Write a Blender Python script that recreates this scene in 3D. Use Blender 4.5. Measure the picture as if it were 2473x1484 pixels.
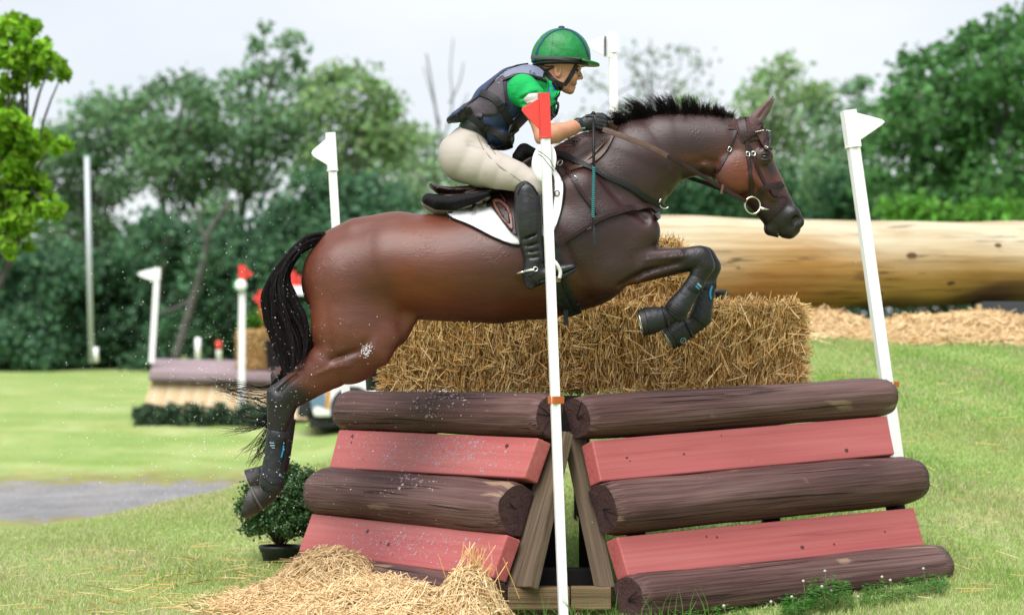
import bpy, bmesh, math, random
import numpy as np
from mathutils import Vector, Matrix, noise as mnoise
from mathutils.bvhtree import BVHTree

for o in list(bpy.data.objects):
    bpy.data.objects.remove(o)
SC = bpy.context.scene
COL = SC.collection
random.seed(7)
RNG = np.random.default_rng(7)

# ------------------------------------------------------------------ camera, sky, sun, exposure
CAMZ = 1.15
FPX = 5300.0                      # focal length in pixels of a 2473 px wide picture
CX, CY, HOR = 1236.5, 742.0, 880.0
PITCH = math.atan((HOR - CY) / FPX)
SP, CP = math.sin(PITCH), math.cos(PITCH)
cam = bpy.data.cameras.new('camera')
cam.sensor_width = 36.0
cam.lens = 36.0 * FPX / 2473.0
cam.clip_start = 0.1
cam.clip_end = 900
cam.dof.use_dof = True
cam.dof.focus_distance = 10.35
cam.dof.aperture_fstop = 2.2
camo = bpy.data.objects.new('camera', cam)
camo.location = (0, 0, CAMZ)
camo.rotation_euler = (math.pi / 2 + PITCH, 0, 0)
COL.objects.link(camo)
SC.camera = camo

SUN_EL, SUN_AZ = math.radians(58), math.radians(205)      # high, over the photographer's left shoulder
world = bpy.data.worlds.new('World')
SC.world = world
world.use_nodes = True
wn = world.node_tree
wn.nodes.clear()
w_out = wn.nodes.new('ShaderNodeOutputWorld')
w_bg = wn.nodes.new('ShaderNodeBackground')
w_bg.inputs['Strength'].default_value = 0.1
w_sky = wn.nodes.new('ShaderNodeTexSky')
w_sky.sky_type = 'NISHITA'
w_sky.sun_disc = False
w_sky.sun_elevation = SUN_EL
w_sky.sun_rotation = SUN_AZ
w_tc = wn.nodes.new('ShaderNodeTexCoord')
w_map = wn.nodes.new('ShaderNodeMapping')
w_map.inputs['Scale'].default_value = (1.0, 1.0, 2.4)
w_ns = wn.nodes.new('ShaderNodeTexNoise')
w_ns.inputs['Scale'].default_value = 3.2
w_ns.inputs['Detail'].default_value = 5
w_ns.inputs['Roughness'].default_value = 0.5
w_rmp = wn.nodes.new('ShaderNodeValToRGB')
w_rmp.color_ramp.elements[0].position = 0.32
w_rmp.color_ramp.elements[0].color = (1.92, 2.0, 2.14, 1)
w_rmp.color_ramp.elements[1].position = 0.62
w_rmp.color_ramp.elements[1].color = (2.34, 2.37, 2.42, 1)
w_mix = wn.nodes.new('ShaderNodeMix')
w_mix.data_type = 'RGBA'
w_mix.inputs[0].default_value = 0.93
wn.links.new(w_tc.outputs['Generated'], w_map.inputs['Vector'])
wn.links.new(w_map.outputs['Vector'], w_ns.inputs['Vector'])
wn.links.new(w_ns.outputs['Fac'], w_rmp.inputs['Fac'])
wn.links.new(w_sky.outputs['Color'], w_mix.inputs[6])
wn.links.new(w_rmp.outputs['Color'], w_mix.inputs[7])
wn.links.new(w_mix.outputs[2], w_bg.inputs['Color'])
wn.links.new(w_bg.outputs['Background'], w_out.inputs['Surface'])

sun = bpy.data.lights.new('sun', 'SUN')
sun.energy = 1.5
sun.angle = math.radians(55)
sun.color = (1.0, 0.985, 0.97)
suno = bpy.data.objects.new('sun', sun)
sd = Vector((math.sin(SUN_AZ) * math.cos(SUN_EL), math.cos(SUN_AZ) * math.cos(SUN_EL), math.sin(SUN_EL)))
suno.rotation_euler = sd.to_track_quat('Z', 'Y').to_euler()
suno.location = (0, 0, 30)
COL.objects.link(suno)

SC.view_settings.view_transform = 'Standard'
SC.view_settings.look = 'None'
SC.view_settings.gamma = 1
SC.view_settings.exposure = 2.0
SC.view_settings.use_curve_mapping = False
SC.cycles.use_denoising = True
SC.cycles.max_bounces = 6
SC.cycles.diffuse_bounces = 3
SC.cycles.glossy_bounces = 3
SC.cycles.transmission_bounces = 4
SC.cycles.transparent_max_bounces = 4

# ------------------------------------------------------------------ helpers
def P(px, py, Y):
    """point at depth Y seen at picture position px, py"""
    u = (px - CX) / FPX
    v = (CY - py) / FPX
    yd = CP - v * SP
    zd = SP + v * CP
    s = Y / yd
    return Vector((u * s, Y, CAMZ + zd * s))

def PXn(co):
    """n x 3 points -> picture positions"""
    co = np.asarray(co, float)
    z = co[:, 2] - CAMZ
    f = co[:, 1] * CP + z * SP
    up = -co[:, 1] * SP + z * CP
    return CX + FPX * co[:, 0] / f, CY - FPX * up / f

def ray(px, py):
    return Vector((0, 0, CAMZ)), P(px, py, 1.0) - Vector((0, 0, CAMZ))

def lin(h):
    h = h.lstrip('#')
    r = []
    for i in (0, 2, 4):
        c = int(h[i:i + 2], 16) / 255
        r.append(c / 12.92 if c <= 0.04045 else ((c + 0.055) / 1.055) ** 2.4)
    return tuple(r)

def A(h, k=0.48):
    """albedo of a surface that looks like h in the photograph's open daylight"""
    return tuple(min(0.85, c * k) for c in lin(h))

def rootloc(o):
    while o is not None and o.parent is not None:
        o = o.parent
    return Vector(o.location) if o is not None else Vector((0, 0, 0))

def thing(name, label, cat, loc=(0, 0, 0), group=None, kind=None):
    o = bpy.data.objects.new(name, None)
    o.empty_display_size = 0.1
    o.location = loc
    COL.objects.link(o)
    return tag(o, label, cat, group, kind)

def tag(o, label=None, cat=None, group=None, kind=None):
    if label: o['label'] = label
    if cat: o['category'] = cat
    if group: o['group'] = group
    if kind: o['kind'] = kind
    return o

def link(name, me, parent=None, loc=None):
    o = bpy.data.objects.new(name, me)
    COL.objects.link(o)
    if parent is not None:
        o.parent = parent
    if loc is not None:
        o.location = loc
    return o

def setmats(me, mats):
    for m in (mats if isinstance(mats, (list, tuple)) else [mats]):
        me.materials.append(m)

def npmesh(name, v, f, mats, smooth=False, mi=None, cols=None, colname='tint'):
    """numpy mesh: v (n,3), f (m,k) with k 3 or 4"""
    me = bpy.data.meshes.new(name)
    v = np.ascontiguousarray(v, dtype=np.float32)
    f = np.ascontiguousarray(f, dtype=np.int32)
    m, k = f.shape
    me.vertices.add(len(v))
    me.vertices.foreach_set('co', v.ravel())
    me.loops.add(m * k)
    me.loops.foreach_set('vertex_index', f.ravel())
    me.polygons.add(m)
    me.polygons.foreach_set('loop_start', np.arange(0, m * k, k, dtype=np.int32))
    me.polygons.foreach_set('loop_total', np.full(m, k, dtype=np.int32))
    if mi is not None:
        me.polygons.foreach_set('material_index', np.asarray(mi, dtype=np.int32))
    me.polygons.foreach_set('use_smooth', np.full(m, bool(smooth)))
    me.update(calc_edges=True)
    if cols is not None:
        c = np.ones((len(v), 4), dtype=np.float32)
        c[:, :cols.shape[1]] = cols
        at = me.color_attributes.new(colname, 'FLOAT_COLOR', 'POINT')
        at.data.foreach_set('color', c.ravel())
    setmats(me, mats)
    return me

class MB:
    """collects shapes into one mesh (world coordinates)"""
    def __init__(s):
        s.v, s.f, s.m, s.sm = [], [], [], []
    def add(s, vs, fs, m=0, smooth=False):
        b = len(s.v)
        s.v += [Vector(p) for p in vs]
        for q in fs:
            s.f.append([b + i for i in q]); s.m.append(m); s.sm.append(smooth)
    def box(s, c, size, rot=None, m=0):
        hx, hy, hz = size[0] / 2, size[1] / 2, size[2] / 2
        vs = [Vector((x, y, z)) for x in (-hx, hx) for y in (-hy, hy) for z in (-hz, hz)]
        R = rot if rot is not None else Matrix.Identity(3)
        vs = [R @ p + Vector(c) for p in vs]
        s.add(vs, [(0, 1, 3, 2), (4, 6, 7, 5), (0, 4, 5, 1), (2, 3, 7, 6), (0, 2, 6, 4), (1, 5, 7, 3)], m)
    def hexa(s, a, b, m=0):
        """solid between two quads a and b (same winding)"""
        vs = list(a) + list(b)
        s.add(vs, [(0, 1, 2, 3), (7, 6, 5, 4), (0, 4, 5, 1), (1, 5, 6, 2), (2, 6, 7, 3), (3, 7, 4, 0)], m)
    def tube(s, pts, rad, n=8, m=0, caps=True, smooth=True, flat=1.0, up=None):
        pts = [Vector(p) for p in pts]
        if not isinstance(rad, (list, tuple)): rad = [rad] * len(pts)
        T = []
        for i in range(len(pts)):
            t = pts[min(i + 1, len(pts) - 1)] - pts[max(i - 1, 0)]
            T.append(t.normalized() if t.length > 1e-9 else Vector((0, 0, 1)))
        ref = Vector(up) if up is not None else (Vector((0, 1, 0)) if abs(T[0].y) < 0.9 else Vector((1, 0, 0)))
        vs = []
        for p, t, r in zip(pts, T, rad):
            a = ref - t * ref.dot(t)
            a = a.normalized() if a.length > 1e-6 else t.orthogonal().normalized()
            b = t.cross(a)
            ref = a
            for k in range(n):
                th = 2 * math.pi * k / n
                vs.append(p + a * (math.cos(th) * r * flat) + b * (math.sin(th) * r))
        fs = []
        for i in range(len(pts) - 1):
            for k in range(n):
                k2 = (k + 1) % n
                fs.append((i * n + k, i * n + k2, (i + 1) * n + k2, (i + 1) * n + k))
        s.add(vs, fs, m, smooth)
        if caps:
            b = len(s.v) - len(vs)
            s.f.append([b + k for k in reversed(range(n))]); s.m.append(m); s.sm.append(False)
            e = b + (len(pts) - 1) * n
            s.f.append([e + k for k in range(n)]); s.m.append(m); s.sm.append(False)
    def strap(s, cs, ns, w, t, m=0):
        """flat strap through points cs with surface normals ns; w width (or list), t thickness"""
        n = len(cs)
        vs = []
        for i in range(n):
            tg = (cs[min(i + 1, n - 1)] - cs[max(i - 1, 0)]).normalized()
            sd = tg.cross(ns[i]).normalized()
            wi = (w[i] if isinstance(w, (list, tuple)) else w) / 2
            nn = ns[i]
            vs += [cs[i] - sd * wi - nn * t, cs[i] - sd * wi * 0.96 + nn * t * 0.75, cs[i] + nn * t, cs[i] + sd * wi * 0.96 + nn * t * 0.75, cs[i] + sd * wi - nn * t]
        fs = []
        for i in range(n - 1):
            for k in range(5):
                k2 = (k + 1) % 5
                fs.append((i * 5 + k, (i + 1) * 5 + k, (i + 1) * 5 + k2, i * 5 + k2))
        fs.append((0, 1, 2, 3, 4)); fs.append(tuple((n - 1) * 5 + k for k in (4, 3, 2, 1, 0)))
        s.add(vs, fs, m, False)
    def prism(s, poly, depth, m=0):
        """poly: 3d points of a planar outline, depth: extrusion vector"""
        n = len(poly)
        d = Vector(depth)
        vs = [Vector(p) for p in poly] + [Vector(p) + d for p in poly]
        fs = [tuple(reversed(range(n))), tuple(range(n, 2 * n))]
        fs += [(i, (i + 1) % n, n + (i + 1) % n, n + i) for i in range(n)]
        s.add(vs, fs, m)
    def lathe(s, c, axis, prof, n=20, m=0, smooth=True):
        """prof: list of (r, h) along axis from c"""
        ax = Vector(axis).normalized()
        a = ax.orthogonal().normalized(); b = ax.cross(a)
        vs = []
        for r, h in prof:
            for k in range(n):
                th = 2 * math.pi * k / n
                vs.append(Vector(c) + ax * h + a * (math.cos(th) * r) + b * (math.sin(th) * r))
        fs = []
        for i in range(len(prof) - 1):
            for k in range(n):
                k2 = (k + 1) % n
                fs.append((i * n + k, i * n + k2, (i + 1) * n + k2, (i + 1) * n + k))
        s.add(vs, fs, m, smooth)
    def ball(s, c, r, m=0, nu=12, nv=8, sc=(1, 1, 1)):
        vs, fs = [], []
        for i in range(nv + 1):
            ph = math.pi * i / nv
            for k in range(nu):
                th = 2 * math.pi * k / nu
                vs.append(Vector(c) + Vector((math.sin(ph) * math.cos(th) * sc[0], math.sin(ph) * math.sin(th) * sc[1], math.cos(ph) * sc[2])) * r)
        for i in range(nv):
            for k in range(nu):
                k2 = (k + 1) % nu
                fs.append((i * nu + k, (i + 1) * nu + k, (i + 1) * nu + k2, i * nu + k2))
        s.add(vs, fs, m, True)
    def ring(s, c, axis, R, r, m=0, n=20, k=6, a0=0, a1=2 * math.pi, sx=1.0, ref=None):
        ax = Vector(axis).normalized()
        a = (Vector(ref) - ax * Vector(ref).dot(ax)).normalized() if ref is not None else ax.orthogonal().normalized()
        b = ax.cross(a)
        full = abs(a1 - a0 - 2 * math.pi) < 1e-6
        pts = [Vector(c) + a * (math.cos(a0 + (a1 - a0) * i / n) * R * sx) + b * (math.sin(a0 + (a1 - a0) * i / n) * R) for i in range(n + 1)]
        s.tube(pts, r, k, m, caps=not full, up=ax)
    def build(s, name, mats, parent=None, bevel=0.0, seg=2, label=None, kind=None):
        off = rootloc(parent) if parent is not None else Vector((0, 0, 0))
        me = bpy.data.meshes.new(name)
        me.from_pydata([tuple(p - off) for p in s.v], [], s.f)
        me.polygons.foreach_set('material_index', s.m)
        me.polygons.foreach_set('use_smooth', s.sm)
        setmats(me, mats)
        if bevel > 0:
            bm = bmesh.new(); bm.from_mesh(me)
            bmesh.ops.remove_doubles(bm, verts=bm.verts, dist=1e-5)
            bmesh.ops.recalc_face_normals(bm, faces=bm.faces)
            es = [e for e in bm.edges if len(e.link_faces) == 2 and e.calc_face_angle(0) > 0.6]
            bmesh.ops.bevel(bm, geom=es, offset=bevel, segments=seg, affect='EDGES', profile=0.6)
            bm.to_mesh(me); bm.free()
        me.update()
        o = link(name, me, parent)
        if label: o['label'] = label
        if kind: o['kind'] = kind
        return o

def catmull(pts, n=6):
    pts = [Vector(p) for p in pts]
    if len(pts) < 3:
        return [pts[0].lerp(pts[-1], i / n) for i in range(n + 1)]
    out = []
    for i in range(len(pts) - 1):
        p0, p1, p2, p3 = pts[max(i - 1, 0)], pts[i], pts[i + 1], pts[min(i + 2, len(pts) - 1)]
        for k in range(n):
            t = k / n
            out.append(0.5 * ((2 * p1) + (p2 - p0) * t + (2 * p0 - 5 * p1 + 4 * p2 - p3) * t * t + (3 * p1 - p0 - 3 * p2 + p3) * t ** 3))
    out.append(pts[-1])
    return out

# ------------------------------------------------------------------ materials
def mat(name, col, rough=0.6, col2=None, nscale=8.0, nstretch=(1, 1, 1), bump=0.0, bscale=40.0, bstretch=None,
        metal=0.0, spec=0.5, attr=None, contrast=0.25, coat=0.0, sheen=0.0, detail=5, sss=0.0, trans=0.0, bdist=0.01):
    m = bpy.data.materials.new(name)
    m.use_nodes = True
    nt = m.node_tree
    N, L = nt.nodes, nt.links
    b = N['Principled BSDF']
    b.inputs['Roughness'].default_value = rough
    b.inputs['Metallic'].default_value = metal
    b.inputs['Specular IOR Level'].default_value = spec
    b.inputs['Coat Weight'].default_value = coat
    b.inputs['Sheen Weight'].default_value = sheen
    if sss:
        b.inputs['Subsurface Weight'].default_value = sss
        b.inputs['Subsurface Radius'].default_value = (0.01, 0.004, 0.002)
        b.inputs['Subsurface Scale'].default_value = 1.0
    tc = N.new('ShaderNodeTexCoord')
    col4 = (*col, 1)
    src = None
    if col2 is not None:
        mp = N.new('ShaderNodeMapping'); mp.inputs['Scale'].default_value = nstretch
        ns = N.new('ShaderNodeTexNoise'); ns.inputs['Scale'].default_value = nscale
        ns.inputs['Detail'].default_value = detail; ns.inputs['Roughness'].default_value = 0.62
        rp = N.new('ShaderNodeValToRGB')
        rp.color_ramp.elements[0].position = 0.5 - contrast; rp.color_ramp.elements[0].color = (*col2, 1)
        rp.color_ramp.elements[1].position = 0.5 + contrast; rp.color_ramp.elements[1].color = col4
        L.new(tc.outputs['Object'], mp.inputs['Vector']); L.new(mp.outputs['Vector'], ns.inputs['Vector'])
        L.new(ns.outputs['Fac'], rp.inputs['Fac'])
        src = rp.outputs['Color']
    if attr:
        at = N.new('ShaderNodeAttribute'); at.attribute_name = attr
        if src is None:
            src = at.outputs['Color']
        else:
            mx = N.new('ShaderNodeMix'); mx.data_type = 'RGBA'; mx.blend_type = 'MULTIPLY'; mx.inputs[0].default_value = 1
            L.new(src, mx.inputs[6]); L.new(at.outputs['Color'], mx.inputs[7])
            src = mx.outputs[2]
    if src is None:
        b.inputs['Base Color'].default_value = col4
    else:
        L.new(src, b.inputs['Base Color'])
    if bump > 0:
        mp2 = N.new('ShaderNodeMapping'); mp2.inputs['Scale'].default_value = bstretch or nstretch
        n2 = N.new('ShaderNodeTexNoise'); n2.inputs['Scale'].default_value = bscale; n2.inputs['Detail'].default_value = 6
        bp = N.new('ShaderNodeBump'); bp.inputs['Strength'].default_value = bump; bp.inputs['Distance'].default_value = bdist
        L.new(tc.outputs['Object'], mp2.inputs['Vector']); L.new(mp2.outputs['Vector'], n2.inputs['Vector'])
        L.new(n2.outputs['Fac'], bp.inputs['Height']); L.new(bp.outputs['Normal'], b.inputs['Normal'])
    if trans > 0:        # thin leaves let light through
        tr = N.new('ShaderNodeBsdfTranslucent')
        ms = N.new('ShaderNodeMixShader'); ms.inputs[0].default_value = trans
        if src is None: tr.inputs['Color'].default_value = col4
        else: L.new(src, tr.inputs['Color'])
        L.new(b.outputs[0], ms.inputs[1]); L.new(tr.outputs[0], ms.inputs[2])
        L.new(ms.outputs[0], N['Material Output'].inputs['Surface'])
    return m

def wood(name, base, dark, light, rough=.65, fine=60, crack=.5, patch=.0, patchcol=None, bump=.6, bdist=.006, along=3.0, spec=.2, tint=False):
    """wood whose grain follows the 'grain' attribute (metres along, across, across)"""
    m = bpy.data.materials.new(name); m.use_nodes = True
    nt = m.node_tree; N, L = nt.nodes, nt.links
    b = N['Principled BSDF']; b.inputs['Roughness'].default_value = rough; b.inputs['Specular IOR Level'].default_value = spec
    at = N.new('ShaderNodeAttribute'); at.attribute_name = 'grain'
    def nz(sc, st, det=5, dist=0.0):
        mp = N.new('ShaderNodeMapping'); mp.inputs['Scale'].default_value = st
        n = N.new('ShaderNodeTexNoise'); n.inputs['Scale'].default_value = sc; n.inputs['Detail'].default_value = det; n.inputs['Distortion'].default_value = dist
        L.new(at.outputs['Vector'], mp.inputs['Vector']); L.new(mp.outputs['Vector'], n.inputs['Vector']); return n.outputs['Fac']
    def ramp(src, stops):
        r = N.new('ShaderNodeValToRGB'); e = r.color_ramp.elements
        while len(e) < len(stops): e.new(.5)
        for i, (p, c) in enumerate(stops):
            e[i].position = p; e[i].color = (*c, 1) if len(c) == 3 else c
        L.new(src, r.inputs['Fac']); return r.outputs['Color']
    def mixc(f, a, c):
        x = N.new('ShaderNodeMix'); x.data_type = 'RGBA'
        if isinstance(f, float): x.inputs[0].default_value = f
        else: L.new(f, x.inputs[0])
        L.new(a, x.inputs[6]); L.new(c, x.inputs[7]); return x.outputs[2]
    st = 1.0 / along
    streak = nz(fine, (.06 * st, 1, 1), 4)
    big = nz(5, (.5 * st, 1, 1), 5, .4)
    c = ramp(big, [(.3, dark), (.52, base), (.72, light)])
    c = mixc(.45, c, ramp(streak, [(.3, dark), (.5, base), (.72, light)]))
    if patch > 0:
        c = mixc(ramp(nz(9, (.6 * st, 1, 1), 6, .6), [(1 - patch, (0, 0, 0)), (1 - patch + .05, (1, 1, 1))]), c, ramp(streak, [(.3, patchcol), (.7, tuple(min(.8, q * 1.25) for q in patchcol))]))
    cr = ramp(nz(16, (.05 * st, 1, 1), 3, .15), [(.485, (0, 0, 0)), (.5, (1, 1, 1)), (.515, (0, 0, 0))])
    gate = ramp(nz(6, (.35 * st, 1, 1), 3), [(.52, (0, 0, 0)), (.62, (crack, crack, crack))])
    mu = N.new('ShaderNodeMix'); mu.data_type = 'RGBA'; mu.blend_type = 'MULTIPLY'; mu.inputs[0].default_value = 1
    L.new(cr, mu.inputs[6]); L.new(gate, mu.inputs[7])
    blk = N.new('ShaderNodeRGB'); blk.outputs[0].default_value = (*[q * .25 for q in dark], 1)
    c = mixc(mu.outputs[2], c, blk.outputs[0])
    if tint:
        a2 = N.new('ShaderNodeAttribute'); a2.attribute_name = 'tint'
        x2 = N.new('ShaderNodeMix'); x2.data_type = 'RGBA'; x2.blend_type = 'MULTIPLY'; x2.inputs[0].default_value = 1
        L.new(c, x2.inputs[6]); L.new(a2.outputs['Color'], x2.inputs[7]); c = x2.outputs[2]
    L.new(c, b.inputs['Base Color'])
    h = N.new('ShaderNodeMath'); h.operation = 'MULTIPLY_ADD'; L.new(mu.outputs[2], h.inputs[0]); h.inputs[1].default_value = -1.4
    h2 = N.new('ShaderNodeMath'); h2.operation = 'ADD'; L.new(streak, h2.inputs[0]); L.new(big, h2.inputs[1]); L.new(h2.outputs[0], h.inputs[2])
    bp = N.new('ShaderNodeBump'); bp.inputs['Strength'].default_value = bump; bp.inputs['Distance'].default_value = bdist
    L.new(h.outputs[0], bp.inputs['Height']); L.new(bp.outputs['Normal'], b.inputs['Normal'])
    return m
def grain(o, a, ax, seed=0):
    """writes the 'grain' attribute: distance along the axis, and the two directions across"""
    ax = Vector(ax).normalized(); u = ax.orthogonal().normalized(); w = ax.cross(u); off = rootloc(o)
    co = np.zeros(len(o.data.vertices) * 3, np.float32); o.data.vertices.foreach_get('co', co); co = co.reshape(-1, 3) + np.array(off) - np.array(a)
    g_ = np.stack([co @ np.array(ax) + seed * 3.7, co @ np.array(u) + seed * 1.3, co @ np.array(w)], 1).astype(np.float32)
    at = o.data.attributes.new('grain', 'FLOAT_VECTOR', 'POINT'); at.data.foreach_set('vector', g_.ravel())

# ------------------------------------------------------------------ implicit surfaces
class Field:
    def __init__(s, lo, hi, vox):
        s.lo = np.array(lo, float); s.vox = vox
        s.n = np.ceil((np.array(hi, float) - s.lo) / vox).astype(int) + 1
        s.D = np.full(tuple(s.n), 0.12, dtype=np.float32)
    def _blk(s, lo, hi):
        a = np.clip(np.floor((np.asarray(lo) - s.lo) / s.vox).astype(int), 0, s.n)
        b = np.clip(np.ceil((np.asarray(hi) - s.lo) / s.vox).astype(int) + 1, 0, s.n)
        if (b <= a).any(): return None
        X = (s.lo[0] + s.vox * np.arange(a[0], b[0])).astype(np.float32)[:, None, None]
        Y = (s.lo[1] + s.vox * np.arange(a[1], b[1])).astype(np.float32)[None, :, None]
        Z = (s.lo[2] + s.vox * np.arange(a[2], b[2])).astype(np.float32)[None, None, :]
        return (slice(a[0], b[0]), slice(a[1], b[1]), slice(a[2], b[2])), X, Y, Z
    def _mix(s, sl, d, k, op):
        o = s.D[sl]
        if op == 'sub':
            d = -d
            h = np.maximum(k - np.abs(o - d), 0) / k if k > 0 else 0
            s.D[sl] = np.maximum(o, d) + h * h * k * 0.25
        else:
            h = np.maximum(k - np.abs(o - d), 0) / k if k > 0 else 0
            s.D[sl] = np.minimum(o, d) - h * h * k * 0.25
    def chain(s, nodes, k=0.02, op='add'):
        """nodes: (point, half height in the picture plane, half width in y)"""
        dm = None
        P0 = np.array([list(n[0]) for n in nodes]); R = np.array([max(n[1], n[2]) for n in nodes])
        lo = (P0 - R[:, None]).min(0) - k - 0.03; hi = (P0 + R[:, None]).max(0) + k + 0.03
        bl = s._blk(lo, hi)
        if bl is None: return
        sl, X, Y, Z = bl
        segs = list(zip(nodes[:-1], nodes[1:])) if len(nodes) > 1 else [(nodes[0], nodes[0])]
        for (a, ha, wa), (b, hb, wb) in segs:
            dx, dz = b[0] - a[0], b[2] - a[2]
            l2 = dx * dx + dz * dz
            t = np.clip(((X - a[0]) * dx + (Z - a[2]) * dz) / l2, 0, 1) if l2 > 1e-10 else np.zeros_like(X * Z)
            qx = X - (a[0] + dx * t); qz = Z - (a[2] + dz * t); qy = Y - (a[1] + (b[1] - a[1]) * t)
            h = ha + (hb - ha) * t; w = wa + (wb - wa) * t
            e2 = qx * qx + qz * qz; y2 = qy * qy
            r = np.sqrt(e2 / (h * h) + y2 / (w * w)) + 1e-5
            Ln = np.sqrt(e2 + y2) + 1e-6
            d = Ln * (1 - 1 / r)
            dm = d if dm is None else np.minimum(dm, d)
        s._mix(sl, dm.astype(np.float32), k, op)
    def cap(s, a, b, ra, rb, k=0.015, op='add'):
        a = np.array(list(a), float); b = np.array(list(b), float)
        m = max(ra, rb) + k + 0.03
        bl = s._blk(np.minimum(a, b) - m, np.maximum(a, b) + m)
        if bl is None: return
        sl, X, Y, Z = bl
        d = b - a; l2 = max((d * d).sum(), 1e-10)
        t = np.clip(((X - a[0]) * d[0] + (Y - a[1]) * d[1] + (Z - a[2]) * d[2]) / l2, 0, 1)
        dd = np.sqrt((X - a[0] - d[0] * t) ** 2 + (Y - a[1] - d[1] * t) ** 2 + (Z - a[2] - d[2] * t) ** 2) - (ra + (rb - ra) * t)
        s._mix(sl, dd.astype(np.float32), k, op)
    def path(s, pts, rad, k=0.015, op='add'):
        for i in range(len(pts) - 1):
            s.cap(pts[i], pts[i + 1], rad[i], rad[i + 1], k, op)
    def half(s, p, n):
        """cut away the side of the plane towards n"""
        bl = s._blk(s.lo, s.lo + s.n * s.vox)
        sl, X, Y, Z = bl
        d = (X - p[0]) * n[0] + (Y - p[1]) * n[1] + (Z - p[2]) * n[2]
        s.D = np.maximum(s.D, d.astype(np.float32))
    def mesh(s):
        D = s.D
        I = D < 0
        c = [(0, 0, 0), (1, 0, 0), (0, 1, 0), (1, 1, 0), (0, 0, 1), (1, 0, 1), (0, 1, 1), (1, 1, 1)]
        n = np.array(D.shape) - 1
        sh = lambda A_, o: A_[o[0]:o[0] + n[0], o[1]:o[1] + n[1], o[2]:o[2] + n[2]]
        cnt = np.zeros(tuple(n), np.int8)
        for o in c: cnt += sh(I, o)
        act = (cnt > 0) & (cnt < 8)
        idx = np.argwhere(act)
        vid = np.full(tuple(n), -1, np.int32)
        vid[act] = np.arange(len(idx))
        val = np.stack([D[idx[:, 0] + o[0], idx[:, 1] + o[1], idx[:, 2] + o[2]] for o in c], 1)
        ca = np.array(c, float)
        acc = np.zeros((len(idx), 3)); num = np.zeros(len(idx))
        for i in range(8):
            for j in range(i + 1, 8):
                if np.abs(ca[i] - ca[j]).sum() != 1: continue
                x = (val[:, i] < 0) != (val[:, j] < 0)
                t = val[x, i] / (val[x, i] - val[x, j])
                acc[x] += ca[i] + (ca[j] - ca[i]) * t[:, None]; num[x] += 1
        v = s.lo + (idx + acc / num[:, None]) * s.vox
        fs = []
        for ax in range(3):
            u, w = (ax + 1) % 3, (ax + 2) % 3
            a = [slice(1, -1)] * 3; b = [slice(1, -1)] * 3
            a[ax] = slice(0, -1); b[ax] = slice(1, None)
            x0, x1 = I[tuple(a)], I[tuple(b)]
            e = np.argwhere(x0 != x1)
            if not len(e): continue
            pos = x0[e[:, 0], e[:, 1], e[:, 2]]
            g = e + 1; g[:, ax] -= 1
            def cell(du, dw):
                q = g.copy(); q[:, u] += du; q[:, w] += dw
                return vid[q[:, 0], q[:, 1], q[:, 2]]
            q = np.stack([cell(-1, -1), cell(0, -1), cell(0, 0), cell(-1, 0)], 1)
            q[~pos] = q[~pos][:, ::-1]
            fs.append(q)
        f = np.concatenate(fs)
        f = f[(f >= 0).all(1)]
        return v, f

def smooth_verts(v, f, it=2, lam=0.5):
    for _ in range(it):
        acc = np.zeros_like(v); cnt = np.zeros(len(v))
        for k in range(4):
            a, b = f[:, k], f[:, (k + 1) % 4]
            np.add.at(acc, a, v[b]); np.add.at(cnt, a, 1)
            np.add.at(acc, b, v[a]); np.add.at(cnt, b, 1)
        v = v + lam * (acc / np.maximum(cnt, 1)[:, None] - v)
    return v

def field_obj(name, F, mats, parent, smooth=1, cols=None, label=None, weight=None):
    v, f = F.mesh()
    if smooth: v = smooth_verts(v, f, smooth)
    if weight is not None:
        w = weight(v)[:, None]
        for _ in range(14): v = v + w * (smooth_verts(v, f, 1, .6) - v)
    off = np.array(rootloc(parent)) if parent is not None else 0
    c = cols(v) if cols is not None else None
    me = npmesh(name, v - off, f, mats, True, cols=c)
    o = link(name, me, parent)
    if label: o['label'] = label
    bvh = BVHTree.FromPolygons([Vector(p) for p in v.tolist()], f.tolist())
    return o, bvh

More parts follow.
